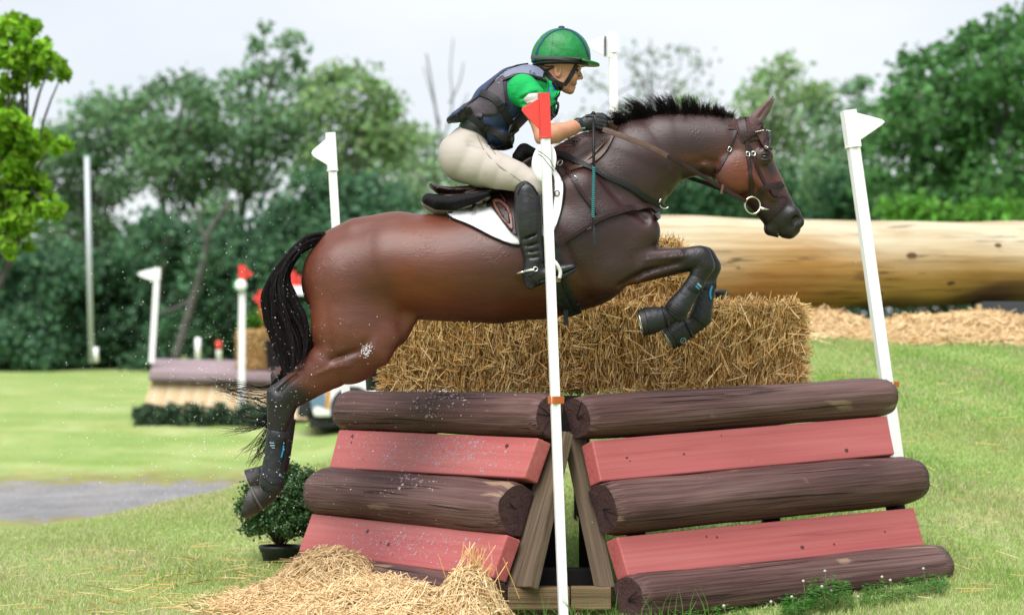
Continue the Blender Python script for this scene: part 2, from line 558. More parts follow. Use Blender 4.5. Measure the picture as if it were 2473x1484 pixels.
class Surf:
    """finds places on solid shapes along the sight line and lays straps and panels on them"""
    def __init__(s, bvhs): s.b = bvhs
    def hit(s, px, py, Y=10.3):
        o, d = ray(px, py)
        best = None
        for b in s.b:
            h = b.ray_cast(o, d.normalized())
            if h[0] is not None and (best is None or h[3] < best[2]):
                best = (h[0], h[1], h[3])
        if best is None:
            p = P(px, py, Y)
            for b in s.b:
                h = b.find_nearest(p)
                if h[0] is not None and (best is None or h[3] < best[2]):
                    best = (h[0], h[1], h[3])
        n = Vector(best[1])
        if n.dot(d) > 0: n = -n
        return best[0], n
    def line(s, pts, off=0.004, n=6, Y=10.3):
        pp = catmull([(a, b, 0) for a, b in pts], n)
        cs, ns = [], []
        for q in pp:
            p, nn = s.hit(q.x, q.y, Y)
            cs.append(p); ns.append(nn)
        for _ in range(2):                      # even out
            ns = [(ns[max(i - 1, 0)] + ns[i] * 2 + ns[min(i + 1, len(ns) - 1)]).normalized() for i in range(len(ns))]
            cs = [cs[0]] + [(cs[i - 1] + cs[i] * 2 + cs[i + 1]) / 4 for i in range(1, len(cs) - 1)] + [cs[-1]]
        return [c + m * off for c, m in zip(cs, ns)], ns
    def strap(s, mb, pts, w, off=0.004, t=0.003, n=6, Y=10.3, m=0):
        cs, ns = s.line(pts, off, n, Y)
        mb.strap(cs, ns, w, t, m)
    def panel(s, poly, step=9.0, off=0.006, thick=0.006, Y=10.3, smooth=4, curve=True):
        """outline in picture positions, laid on the surface; returns (verts, faces) with thickness"""
        if curve:
            pl = catmull([(a, b, 0) for a, b in list(poly) + [poly[0]]], 4)[:-1]
        else:
            pl = [Vector((a, b, 0)) for a, b in poly]
        bm = bmesh.new()
        f = bm.faces.new([bm.verts.new(p) for p in pl])
        xs = [p.x for p in pl]; ys = [p.y for p in pl]
        x = min(xs) + step
        while x < max(xs):
            bmesh.ops.bisect_plane(bm, geom=bm.verts[:] + bm.edges[:] + bm.faces[:], plane_co=(x, 0, 0), plane_no=(1, 0, 0)); x += step
        y = min(ys) + step
        while y < max(ys):
            bmesh.ops.bisect_plane(bm, geom=bm.verts[:] + bm.edges[:] + bm.faces[:], plane_co=(0, y, 0), plane_no=(0, 1, 0)); y += step
        bm.verts.ensure_lookup_table()
        bm.verts.index_update()
        pos, nor = {}, {}
        for v in bm.verts:
            p, nn = s.hit(v.co.x, v.co.y, Y)
            pos[v.index] = p; nor[v.index] = nn
        bm.verts.index_update()
        nb = {v.index: [e.other_vert(v).index for e in v.link_edges] for v in bm.verts}
        for _ in range(smooth):
            nn2 = {}; pp2 = {}
            for i, l in nb.items():
                a = nor[i].copy()
                for j in l: a += nor[j]
                nn2[i] = a.normalized()
                avg = sum((pos[j] for j in l), Vector()) / max(1, len(l))
                d = (avg - pos[i])
                vd = Vector((0, 1, 0))
                pp2[i] = pos[i] + vd * (d.dot(vd) * 0.5)
            nor, pos = nn2, pp2
        vs = [pos[i] + nor[i] * off for i in range(len(bm.verts))]
        nv = len(vs)
        fs = []
        sgn = 0
        for fc in bm.faces:
            idx = [v.index for v in fc.verts]
            fs.append(idx)
        # orientation
        a, b, c = vs[fs[0][0]], vs[fs[0][1]], vs[fs[0][2]]
        flip = (b - a).cross(c - a).dot(nor[fs[0][0]]) < 0
        if flip: fs = [list(reversed(q)) for q in fs]
        out_v = vs + [vs[i] - nor[i] * thick for i in range(nv)]
        out_f = [list(q) for q in fs] + [[nv + i for i in reversed(q)] for q in fs]
        for e in bm.edges:
            if len(e.link_faces) == 1:
                i, j = e.verts[0].index, e.verts[1].index
                lp = e.link_loops[0]
                i, j = lp.vert.index, lp.link_loop_next.vert.index
                if flip: i, j = j, i
                out_f.append([j, i, nv + i, nv + j])
        bm.free()
        return out_v, out_f
    def panel_obj(s, name, poly, mats, parent, **kw):
        lab = kw.pop('label', None)
        v, f = s.panel(poly, **kw)
        mb = MB(); mb.add(v, f, 0, True)
        return mb.build(name, mats, parent, label=lab)
# ------------------------------------------------------------------ ground
LP = [(-60, -.25), (6, -.12), (9, 0.0), (10, 0.0), (13, -.05), (15, -.12), (17, -.24), (20, -.30), (26, -.25), (33, .27), (45, .68), (70, 1.28), (120, 1.5), (300, 1.5)]
RP = [(-60, -.9), (6, -.35), (9, -.09), (10, -.02), (11.4, .08), (14, .66), (16, 1.08), (17.5, 1.34), (19, 1.46), (22, 1.58), (40, 1.75), (120, 1.9), (300, 1.9)]
def _interp(tab, y):
    xs = np.array([a for a, b in tab]); zs = np.array([b for a, b in tab])
    m = np.gradient(zs, xs)
    m[1:-1] = np.where((np.diff(zs)[:-1] * np.diff(zs)[1:]) <= 0, 0, m[1:-1])
    i = np.clip(np.searchsorted(xs, y) - 1, 0, len(xs) - 2)
    h = xs[i + 1] - xs[i]; t = np.clip((y - xs[i]) / h, 0, 1)
    return (zs[i] * (1 + 2 * t) * (1 - t) ** 2 + h * m[i] * t * (1 - t) ** 2 + zs[i + 1] * t * t * (3 - 2 * t) + h * m[i + 1] * t * t * (t - 1))
def ground_z(x, y):
    x = np.asarray(x, float); y = np.asarray(y, float)
    f = np.clip((y - 15) / 5, 0, 1)
    a = -5 + 2 * f; b = 2.0
    s = np.clip((x - a) / (b - a), 0, 1); s = s * s * (3 - 2 * s)
    z = _interp(LP, y) * (1 - s) + _interp(RP, y) * s
    z = z + 0.012 * np.sin(x * 2.3 + 1.1) * np.cos(y * 1.9) + 0.006 * np.sin(x * 6.1 + y * 4.3)
    return z
def gz(x, y): return float(ground_z(x, y))

def grass_mat():
    m = bpy.data.materials.new('meadow')
    m.use_nodes = True
    nt = m.node_tree; N, L = nt.nodes, nt.links
    b = N['Principled BSDF']; b.inputs['Roughness'].default_value = 0.9; b.inputs['Specular IOR Level'].default_value = 0.15
    tc = N.new('ShaderNodeTexCoord')
    def nz(scale, det=4, st=(1, 1, 1)):
        mp = N.new('ShaderNodeMapping'); mp.inputs['Scale'].default_value = st
        n = N.new('ShaderNodeTexNoise'); n.inputs['Scale'].default_value = scale; n.inputs['Detail'].default_value = det
        L.new(tc.outputs['Object'], mp.inputs['Vector']); L.new(mp.outputs['Vector'], n.inputs['Vector'])
        return n.outputs['Fac']
    def ramp(src, a, b_, ca, cb):
        r = N.new('ShaderNodeValToRGB')
        r.color_ramp.elements[0].position = a; r.color_ramp.elements[0].color = (*ca, 1)
        r.color_ramp.elements[1].position = b_; r.color_ramp.elements[1].color = (*cb, 1)
        L.new(src, r.inputs['Fac']); return r.outputs['Color']
    def mix(f, a, c):
        x = N.new('ShaderNodeMix'); x.data_type = 'RGBA'
        L.new(f, x.inputs[0]); L.new(a, x.inputs[6]); L.new(c, x.inputs[7]); return x.outputs[2]
    g = ramp(nz(1.1), .35, .68, GRASS_A, GRASS_B)
    g2 = ramp(nz(14), .3, .7, GRASS_C, GRASS_B)
    g = mix(ramp(nz(4, 3), .45, .62, (0, 0, 0), (1, 1, 1)), g, g2)
    dry = ramp(nz(30), .3, .7, A('#c9c06e', .5), A('#e6dc98', .54))
    g = mix(ramp(nz(2.3, 6, (1, 1.6, 1)), .50, .68, (0, 0, 0), (.65, .65, .65)), g, dry)
    deep = ramp(nz(3), .3, .7, A('#90ba56', .48), A('#acca6c', .50))
    g = mix(ramp(nz(.8, 7, (.55, 1.0, 1)), .42, .62, (0, 0, 0), (.75, .75, .75)), g, deep)
    at = N.new('ShaderNodeAttribute'); at.attribute_name = 'zone'
    sp = N.new('ShaderNodeSeparateColor'); L.new(at.outputs['Color'], sp.inputs[0])
    # gravel track
    gr = mix(ramp(nz(2.2, 7), .40, .62, (0, 0, 0), (.8, .8, .8)), ramp(nz(34, 8), .32, .66, (.085, .083, .09), (.30, .295, .30)), ramp(nz(20, 8), .3, .7, (.17, .16, .155), (.36, .35, .345)))
    jit = N.new('ShaderNodeMath'); jit.operation = 'MULTIPLY_ADD'
    L.new(nz(3.5, 6), jit.inputs[0]); jit.inputs[1].default_value = .70; L.new(sp.outputs[0], jit.inputs[2])
    f1 = ramp(jit.outputs[0], .74, .80, (0, 0, 0), (1, 1, 1))
    f0 = ramp(jit.outputs[0], .42, .76, (0, 0, 0), (.8, .8, .8))
    soil = ramp(nz(9), .3, .7, lin('#6d5a42'), lin('#8a7c4c'))
    c = mix(f1, mix(f0, g, soil), gr)
    L.new(c, b.inputs['Base Color'])
    bp = N.new('ShaderNodeBump'); bp.inputs['Strength'].default_value = .8; bp.inputs['Distance'].default_value = .03
    L.new(nz(45, 6), bp.inputs['Height']); L.new(bp.outputs['Normal'], b.inputs['Normal'])
    return m
GRASS_A = A('#a9c868', .50); GRASS_B = A('#d2e09c', .54); GRASS_C = A('#9cc05c', .48)

xs = np.concatenate([np.linspace(-260, -30, 14), np.linspace(-28, -8, 21), np.linspace(-7.6, 7.6, 153), np.linspace(8, 28, 21), np.linspace(30, 260, 14)])
ys = np.concatenate([np.linspace(-60, 4, 10), np.linspace(5, 36, 240), np.linspace(37, 90, 54), np.linspace(95, 300, 20)])
GX, GY = np.meshgrid(xs, ys, indexing='ij')
GZ = ground_z(GX, GY)
v = np.stack([GX.ravel(), GY.ravel(), GZ.ravel()], 1)
nx, ny = GX.shape
ii = (np.arange(nx - 1)[:, None] * ny + np.arange(ny - 1)[None, :]).ravel()
f = np.stack([ii, ii + ny, ii + ny + 1, ii + 1], 1)
zone = np.zeros((len(v), 3))
tr = np.exp(-((v[:, 1] - (23.4 + 0.1 * (v[:, 0] + 4))) / 3.7) ** 4) * np.clip((-1.2 - v[:, 0]) / 1.6, 0, 1)
zone[:, 0] = tr * 0.56
g = link('ground', npmesh('ground', v, f, grass_mat(), True, cols=zone, colname='zone'))
g['kind'] = 'structure'

# grass blades on the sharp part of the lawn
def blades(name, label, n, sampler, hmin, hmax, w, seed, green=0.0):
    r = np.random.default_rng(seed)
    x, y = sampler(r, n)
    n = len(x)
    z = ground_z(x, y) - 0.004
    h = r.uniform(hmin, hmax, n) * (0.7 + 0.6 * (np.sin(x * 5 + y * 3) * .5 + .5))
    a = r.uniform(0, 2 * math.pi, n); ln = r.uniform(0.15, 0.9, n) * h
    la = r.uniform(0, 2 * math.pi, n)
    dx, dy = np.cos(a) * w / 2, np.sin(a) * w / 2
    p0 = np.stack([x - dx, y - dy, z], 1); p1 = np.stack([x + dx, y + dy, z], 1)
    mx = np.stack([x + np.cos(la) * ln * .35, y + np.sin(la) * ln * .35, z + h * .6], 1)
    d3 = np.stack([dx, dy, 0 * dx], 1) * .8
    tip = np.stack([x + np.cos(la) * ln, y + np.sin(la) * ln, z + h], 1)
    v = np.concatenate([p0, p1, mx - d3, mx + d3, tip])
    i = np.arange(n)
    f = np.concatenate([np.stack([i, i + n, i + 3 * n], 1), np.stack([i, i + 3 * n, i + 2 * n], 1), np.stack([i + 2 * n, i + 3 * n, i + 4 * n], 1)])
    pat = np.sin(x * 1.7 + 2 * np.sin(y * 1.3)) * np.cos(y * 2.1 + np.sin(x * 2.9)) * .5 + .5
    t = r.random(n) * .75 + pat * .35
    ga, gb, gd = np.array(A('#a4c65a', .60)), np.array(A('#dce69e', .66)), np.array(A('#f0e4b8', .66))
    c = ga[None] * (1 - t[:, None]) + gb[None] * t[:, None]
    gg = np.array(A('#8fc850', .64))
    kg = (green * np.clip((np.sin(x * 1.9 + 2.2 * np.sin(y * 1.3)) * .8 + .45) + (y - 13) * .12, 0, 1))[:, None]
    c = c * (1 - kg) + gg * kg * r.uniform(.8, 1.2, (n, 1))
    dry = r.random(n) < (1 - .25 * green) * (.20 + .28 * (np.sin(x * 2.3 + 1) * np.sin(y * 1.9 + x) > .25))
    c[dry] = gd * r.uniform(.7, 1.05, (dry.sum(), 1))
    me = npmesh(name, v, f, MAT_BLADE, False, cols=np.tile(c, (5, 1)))
    o = link(name, me)
    tag(o, label, 'grass', kind='stuff')
    return o
MAT_BLADE = mat('grass_blade', (1, 1, 1), .55, attr='tint', spec=.25, trans=.35)
def s_left(r, n):
    y = 9.0 + (16.2 - 9.0) * r.random(n) ** .8
    x = r.uniform(-1, 1, n)
    x = -(0.255 * y) + (x * .5 + .5) * (0.255 * y + .5)
    px = CX + FPX * x / y
    k = (px > -60) & (px < 1180)
    return x[k], y[k]
def s_right(r, n):
    y = 9.0 + (17.8 - 9.0) * r.random(n) ** .8
    x = r.uniform(0, 1, n) * (.255 * y + .1) - .1
    return x, y
blades('grass', 'short mown grass with dry yellow blades left of the jump', 170000, s_left, .010, .036, .0048, 3)
blades('grass', 'sloping mown grass right of and behind the jump', 210000, s_right, .010, .042, .0048, 4, .75)
# ------------------------------------------------------------------ the corner jump
M_LOG = wood('dark_log', A('#765450', .50), A('#3f2a28', .46), A('#9a7c76', .52), .6, 70, .9, .34, A('#a88c74', .5), .9, .009)
M_LOGEND = mat('log_end', A('#6a4d4e', .5), .8, A('#4a3533', .5), 30, (1, 1, 1), .6, 60, spec=.15)
M_PLANK = wood('red_plank', A('#dc7674', .52), A('#cb6462', .50), A('#e48a86', .53), .45, 50, .35, 0, None, .35, .004, 4.0, .3)
M_POST = wood('weathered_timber', A('#94806c', .46), A('#66533f', .45), A('#b09c84', .46), .8, 90, .7, 0, None, .6, .004)
M_BEAM = wood('grey_brown_timber', A('#9a8160', .46), A('#5d4a34', .45), A('#b59d78', .46), .8, 70, 1.0, 0, None, .9, .008)
M_TAR = mat('black_timber', (.010, .009, .009), .8, (.016, .014, .014), 12, spec=.1)
M_SPLASH = mat('dried_splash', A('#d9b9c8', .5), .7)

class Panel:
    def __init__(s, O, u, sv):
        s.O = Vector(O); s.u = Vector(u).normalized(); s.s = Vector(sv).normalized()
        s.n = s.u.cross(s.s).normalized()
        if s.n.y > 0: s.n = -s.n
    def hit(s, px, py, off=0.0):
        o, d = ray(px, py)
        q = s.O + s.n * off
        t = (q - o).dot(s.n) / d.dot(s.n)
        return o + d * t
PL = Panel((-.04, 9.92, 0), (-.58, .815, 0), (.30, .21, 1))
PR = Panel((.446, 9.92, 0), (.77, .636, .025), (-.235, .285, 1))

corner = thing('corner_jump', 'dark log and red plank corner jump under the leaping horse', 'jump fence', (.3, 10.8, 0.0))

def log(pan, a, b, r, seed, back=-.45, inner_first=True):
    """half round log between two picture points; flat side on the panel"""
    off = 0.30 * r
    A_, B_ = pan.hit(*a, off), pan.hit(*b, off)
    ax = (B_ - A_).normalized()
    n = (pan.n - ax * pan.n.dot(ax)).normalized(); s = ax.cross(n).normalized()
    L = (B_ - A_).length
    rr = np.random.default_rng(seed)
    nr, ns = 34, 28
    vs, fs, ms, tint = [], [], [], []
    ph = rr.uniform(0, 6, 9)
    LQ = lambda th, t: 1 + .026 * math.sin(3 * th + ph[0] + 2 * t) + .022 * math.sin(5 * th + ph[1] + 5 * t) + .022 * math.sin(7 * t + ph[2]) + .014 * math.sin(19 * t + 2 * th + ph[3]) + .010 * math.sin(9 * th + 31 * t + ph[6]) + .008 * math.sin(14 * th + ph[7])
    EJ = [[a_ * math.cos(2 * math.pi * k / 34 + b_) for k in range(34)] for a_, b_ in ((rr.uniform(.004, .012), rr.uniform(0, 6)), (rr.uniform(.004, .012), rr.uniform(0, 6)))]
    for i in range(ns + 1):
        t = i / ns
        e = min(t, 1 - t) * L
        round_ = 1 - .10 * max(0, 1 - e / .02) ** 2
        for k in range(nr):
            th = 2 * math.pi * k / nr
            q = r * round_ * LQ(th, t)
            y = math.cos(th) * q; z = math.sin(th) * q
            y = max(y, back * r)
            vs.append(A_ + ax * (t * L + (EJ[0][k] if i == 0 else EJ[1][k] if i == ns else 0)) + n * y + s * z)
            # drying checks and dark scuffs belong to the wood
            tint.append((1, 1, 1))
    for i in range(ns):
        for k in range(nr):
            k2 = (k + 1) % nr
            fs.append((i * nr + k, i * nr + k2, (i + 1) * nr + k2, (i + 1) * nr + k)); ms.append(0)
    for base, P0 in ((0, A_), (ns * nr, B_)):
        c = len(vs); vs.append(P0 + n * (.1 * r)); tint.append((1, 1, 1))
        # raised outer ring on the sawn end
        for k in range(nr):
            k2 = (k + 1) % nr
            fs.append((base + k2, base + k, c) if base == 0 else (base + k, base + k2, c)); ms.append(1)
    mb = MB()
    mb.v = [Vector(p) for p in vs]; mb.f = [list(q) for q in fs]; mb.m = ms; mb.sm = [m == 0 for m in ms]
    # grooves: long drying cracks cut as dark recessed strips
    o = mb.build('log', [M_LOG, M_LOGEND], corner)
    grain(o, A_, ax, seed)
    crk = MB()
    for _ in range(4):
        th = rr.uniform(-1.3, 1.1); t0 = rr.uniform(0, .6); ln = rr.uniform(.15, .4)
        cs, nn = [], []
        for j in range(12):
            t = t0 + ln * j / 11
            if t > .98: break
            tj = th + .05 * math.sin(9 * t + ph[4]) + rr.uniform(-.01, .01)
            q = r * LQ(tj, t)
            d = n * math.cos(tj) + s * math.sin(tj)
            cs.append(A_ + ax * (t * L) + d * q); nn.append(d)
        if len(cs) > 3:
            w = [.0045 * math.sin(math.pi * (j + .3) / (len(cs) - .4)) + .0006 for j in range(len(cs))]
            crk.strap(cs, nn, w, .0008)
    # end grain cracks
    for P0, dr in ((A_, -ax), (B_, ax)):
        for _ in range(3):
            th = rr.uniform(-1.4, 1.4)
            d = n * math.cos(th) + s * math.sin(th)
            cs = [P0 + dr * .003 + d * (r * q_) + n * (.08 * r) for q_ in (.05, .35, .62, .9)]
            crk.strap(cs, [dr] * 4, [.004, .003, .002, .001], .0012)
    crk.build('crack', M_TAR, o, kind='stuff')
    return o, (A_, B_, n, s, r)

LOGS = []
for args in [(PL, (1335, 1005), (838, 992), .105, 1), (PL, (1252, 1231), (778, 1187), .132, 2), (PL, (1196, 1456), (732, 1378), .112, 3),
             (PR, (1390, 1010), (2138, 958), .104, 4), (PR, (1452, 1229), (2206, 1158), .126, 5), (PR, (1512, 1450), (2262, 1368), .118, 6)]:
    LOGS.append(log(*args))

def plank(pan, q, seed):
    th = .085
    fr = [pan.hit(x, y, .075) for x, y in q]
    bk = [p - pan.n * th for p in fr]
    mb = MB(); mb.hexa(fr, bk)
    o = mb.build('plank', M_PLANK, corner, bevel=.011, seg=3)
    grain(o, fr[0], fr[1] - fr[0], seed + 10)
    rr = random.Random(seed)
    kn = MB()
    e1 = fr[1] - fr[0]; e2 = fr[3] - fr[0]
    for _ in range(5):
        a, b = rr.uniform(.06, .94), rr.uniform(.15, .85)
        c = fr[0] + e1 * a + e2 * b + pan.n * .0006
        R_ = rr.choice([.004, .006, .011])
        U, V = e1.normalized(), e2.normalized()
        pts = [c + U * (math.cos(t) * R_ * 1.3 * rr.uniform(.8, 1.2)) + V * (math.sin(t) * R_ * rr.uniform(.8, 1.2)) for t in [i * .7854 for i in range(8)]]
        kn.prism(pts, -pan.n * .002)
    kn.build('knot', mat('knot', A('#6e2a2e', .5), .5), o, kind='stuff')
    return fr
FR1 = plank(PL, [(818, 1036), (1299, 1056), (1265, 1154), (794, 1129)], 1)
FR2 = plank(PL, [(753, 1238), (1225, 1290), (1188, 1394), (720, 1330)], 2)
FR3 = plank(PR, [(1430, 1062), (2143, 1003), (2162, 1096), (1452, 1162)], 3)
FR4 = plank(PR, [(1490, 1295), (2208, 1224), (2234, 1318), (1518, 1390)], 4)

# dried pale splashes thrown up by earlier horses, thin flecks on wood
spl = MB()
rs = random.Random(5)
for fr, pan, cx_, cy_, sx, sy, n in ((FR1, PL, .56, .45, .22, .26, 1300), (FR2, PL, .55, .4, .22, .3, 800)):
    e1 = fr[1] - fr[0]; e2 = fr[3] - fr[0]
    for _ in range(n):
        a = rs.gauss(cx_, sx); b = rs.gauss(cy_, sy)
        if not (.02 < a < .98 and .06 < b < .94): continue
        c = fr[0] + e1 * a + (e2 + ((fr[2] - fr[1]) - e2) * a) * b + pan.n * .0008
        R_ = abs(rs.gauss(0, .0026)) + .0009
        U = (e1.normalized() + e2.normalized() * rs.uniform(-1.2, 0)).normalized(); V = pan.n.cross(U)
        k1, k2 = rs.uniform(.6, 1.9), rs.uniform(.35, .8)
        pts = [c + U * (math.cos(t) * R_ * k1) + V * (math.sin(t) * R_ * k2) for t in [i * 1.0472 for i in range(6)]]
        spl.prism(pts, -pan.n * .0015)
for li, tc_, n in ((0, .45, 120), (1, .42, 150)):
    A_, B_, n_, s_, r_ = LOGS[li][1]
    for _ in range(n):
        t = rs.gauss(tc_, .08); th = rs.uniform(-.5, 1.0)
        if li == 0 and s_.z < 0 or li == 1 and s_.z < 0: th = -th
        d = n_ * math.cos(th) + s_ * math.sin(th)
        c = A_.lerp(B_, t) + d * (r_ * 1.012)
        R_ = abs(rs.gauss(0, .003)) + .001
        U = (B_ - A_).normalized(); V = d.cross(U)
        pts = [c + U * (math.cos(q) * R_ * rs.uniform(.6, 1.6)) + V * (math.sin(q) * R_ * .8) for q in [i * 1.0472 for i in range(6)]]
        spl.prism(pts, -d * .006)
o = spl.build('splash_fleck', M_SPLASH, corner, kind='stuff')

def timber(name, pan, q, off, th, m, parent=corner, bev=.006):
    fr = [pan.hit(x, y, off) for x, y in q]
    mb = MB(); mb.hexa(fr, [p - pan.n * th for p in fr])
    o = mb.build(name, m, parent, bevel=bev)
    grain(o, fr[0], fr[3] - fr[0], off * 100 + q[0][0])
    return o
timber('post', PL, [(1324, 1040), (1366, 1040), (1280, 1416), (1216, 1416)], -.035, .05, M_POST)
timber('post', PR, [(1372, 1040), (1412, 1040), (1486, 1417), (1452, 1417)], -.035, .05, M_POST)
# outer posts and rear frames, tarred black
for pan, t in ((PL, 1.85), (PR, 2.2)):
    b = pan.O + pan.u * t - pan.n * .09
    mb = MB(); mb.tube([b + Vector((0, 0, gz(b.x, b.y) - .05)), b + pan.s * 1.0], .05, 4); mb.build('post', M_TAR, corner)
for x, y in ((-.45, 11.9), (.20, 11.0), (.62, 11.0), (1.4, 11.9), (.4, 12.6)):
    mb = MB(); z0 = gz(x, y) - .05
    mb.box((x, y, (z0 + .93) / 2), (.09, .09, .93 - z0)); mb.build('post', M_TAR, corner)
mb = MB(); mb.hexa([P(1399, 1215, 10.55), P(1442, 1215, 10.55), P(1442, 1380, 10.55), P(1399, 1380, 10.55)], [P(1399, 1215, 10.55) + Vector((0, .08, 0)), P(1442, 1215, 10.55) + Vector((0, .08, 0)), P(1442, 1380, 10.55) + Vector((0, .08, 0)), P(1399, 1380, 10.55) + Vector((0, .08, 0))])
mb.build('post', M_TAR, corner)
mb = MB(); mb.hexa([P(1232, 1100, 10.6), P(1344, 1100, 10.6), P(1350, 1380, 10.6), P(1232, 1380, 10.6)], [p + Vector((0, .04, 0)) for p in (P(1232, 1100, 10.6), P(1344, 1100, 10.6), P(1350, 1380, 10.6), P(1232, 1380, 10.6))])
mb.build('backing_board', M_TAR, corner)
mb = MB(); mb.hexa([P(1240, 1374, 10.2), P(1470, 1374, 10.2), P(1470, 1425, 10.2), P(1240, 1425, 10.2)], [p + Vector((0, .12, 0)) for p in (P(1240, 1374, 10.2), P(1470, 1374, 10.2), P(1470, 1425, 10.2), P(1240, 1425, 10.2))])
mb.build('sleeper', M_TAR, corner, bevel=.006)
for xa, xb in ((1226, 1376), (1379, 1476)):
    q = [P(xa, 1418, 9.98), P(xb, 1418, 9.98), P(xb, 1471, 9.98), P(xa, 1473, 9.98)]
    mb = MB(); mb.hexa(q, [p + Vector((0, .1, 0)) for p in q]); o = mb.build('sill_beam', M_BEAM, corner, bevel=.006); grain(o, q[0], (1, 0, 0), xa)
mb = MB(); q = [P(1326, 955, 10.42), P(1404, 955, 10.42), P(1398, 1066, 10.42), P(1330, 1066, 10.42)]; mb.hexa(q, [p + Vector((0, .10, 0)) for p in q]); mb.build('gap_shade_block', M_TAR, corner)  # black block added to keep the gap between the top logs dark
# deck boards that close the top of the corner
for i in range(9):
    y = 10.52 + i * .165
    k = (y - 10.1)
    xl = max(-.78, .27 - k * .62); xr = min(1.70, .30 + k * 1.0)
    mb = MB(); mb.box(((xl + xr) / 2, y, .955), (xr - xl, .155, .035)); mb.build('deck_board', M_TAR, corner, bevel=.003)

# ------------------------------------------------------------------ flags
M_WHITE = mat('white_plastic', (.80, .80, .80), .35, (.74, .74, .73), 6, spec=.5)
M_RED = mat('red_plastic', A('#ff524a', .62), .45, spec=.3)
M_ORANGE = mat('orange_clip', A('#e8772a', .5), .5)
M_WIRE = mat('black_wire', (.015, .015, .015), .4)
def flag(label, base, top, Y0, Y1, w, fin, sleeve_t, m_sleeve, group='course flags on white square poles', disc=None, square=True, m_pole=None):
    """fin: picture positions of the pennant outline"""
    b, t = P(*base, Y0), P(*top, Y1)
    r = thing('course_flag', label, 'flag', tuple(b), group)
    pl = MB(); d = (t - b)
    n = 4 if square else 10
    pl.tube([b, t], w * (.7071 if square else .5), n, smooth=not square, up=Vector((math.sin(.62), math.cos(.62), 0)) if square else None)
    pl.build('pole', m_pole or M_WHITE, r, bevel=.004 if square and w > .03 else 0)
    sl = MB(); s0 = b.lerp(t, sleeve_t); e = t + d.normalized() * .012
    sl.tube([s0, e], w * (.7071 if square else .5) * 1.16, n, smooth=not square, up=Vector((math.sin(.62), math.cos(.62), 0)) if square else None)
    sl.ring(s0 + d.normalized() * .004, d, w * .66, .004, n=16)
    sl.build('sleeve', m_sleeve, r)
    if fin:
        pts = [P(x, y, Y1) for x, y in fin]
        fb = MB(); fb.prism([p + Vector((0, -.006, 0)) for p in pts], (0, .012, 0)); fb.build('pennant', m_sleeve, r, bevel=.003)
    return r
near = flag('red flag on a white square pole before the horse and girth', (1361, 1492), (1313, 232), 9.72, 9.72, .040, [(1314, 231), (1263, 259), (1259, 266), (1266, 276), (1304, 314)], .918, M_RED)
# number disc, clip and wire on the near pole
dc = P(1313, 391, 9.79)
mb = MB(); axd = Vector((-.80, -.60, .06))
mb.lathe(dc, axd, [(0, .006), (.06, .006), (.085, .003), (.089, -.002), (.085, -.006), (0, -.006)], 32)
mb.build('number_disc', M_WHITE, near)
mb = MB()
for dy in (0, 8): mb.tube([P(1299, 364 + dy, 9.63), P(1310, 370 + dy, 9.63), P(1328, 385 + dy * 2, 9.66), P(1337, 404 + dy, 9.70)], .0018, 5)
mb.build('wire', M_WIRE, near)
mb = MB(); b_ = P(1343, 965, 9.72); mb.box(b_, (.056, .05, .034), Matrix.Rotation(.62, 3, 'Z')); mb.build('clip', M_ORANGE, near, bevel=.003)
flag('white flag on a tall pole behind the horse rump', (838, 1000), (798, 326), 12.3, 12.3, .046, [(797, 328), (756, 362), (752, 370), (757, 378), (796, 402)], .87, M_WHITE)
rt = flag('white flag on a leaning pole at the right end of the jump', (2168, 1120), (2049, 272), 12.2, 12.2, .062, [(2060, 270), (2128, 288), (2137, 294), (2130, 302), (2075, 340), (2060, 345)], .90, M_WHITE)
mb = MB(); b_ = P(2147, 922, 12.2); mb.box(b_ + Vector((.012, .012, -.012)), (.066, .066, .03), Matrix.Rotation(.62, 3, 'Z')); mb.build('clip', M_ORANGE, rt, bevel=.003)
bk = flag('white flag with a black edge standing behind the rider helmet', (1490, 760), (1479, 84), 14.6, 14.6, .050, [(1462, 88), (1462, 136), (1420, 114), (1418, 106), (1424, 101)], .935, M_WHITE)
mb = MB(); mb.hexa([P(1459, 88, 14.55), P(1464, 88, 14.55), P(1464, 136, 14.55), P(1459, 136, 14.55)], [p + Vector((0, .02, 0)) for p in (P(1459, 88, 14.55), P(1464, 88, 14.55), P(1464, 136, 14.55), P(1459, 136, 14.55))]); mb.build('edge_strip', M_WIRE, bk)
mb = MB(); q = [P(1465, 84, 14.57), P(1480, 82, 14.57), P(1480, 138, 14.57), P(1465, 137, 14.57)]; mb.hexa(q, [p + Vector((0, .015, 0)) for p in q]); mb.build('pennant', M_WHITE, bk)

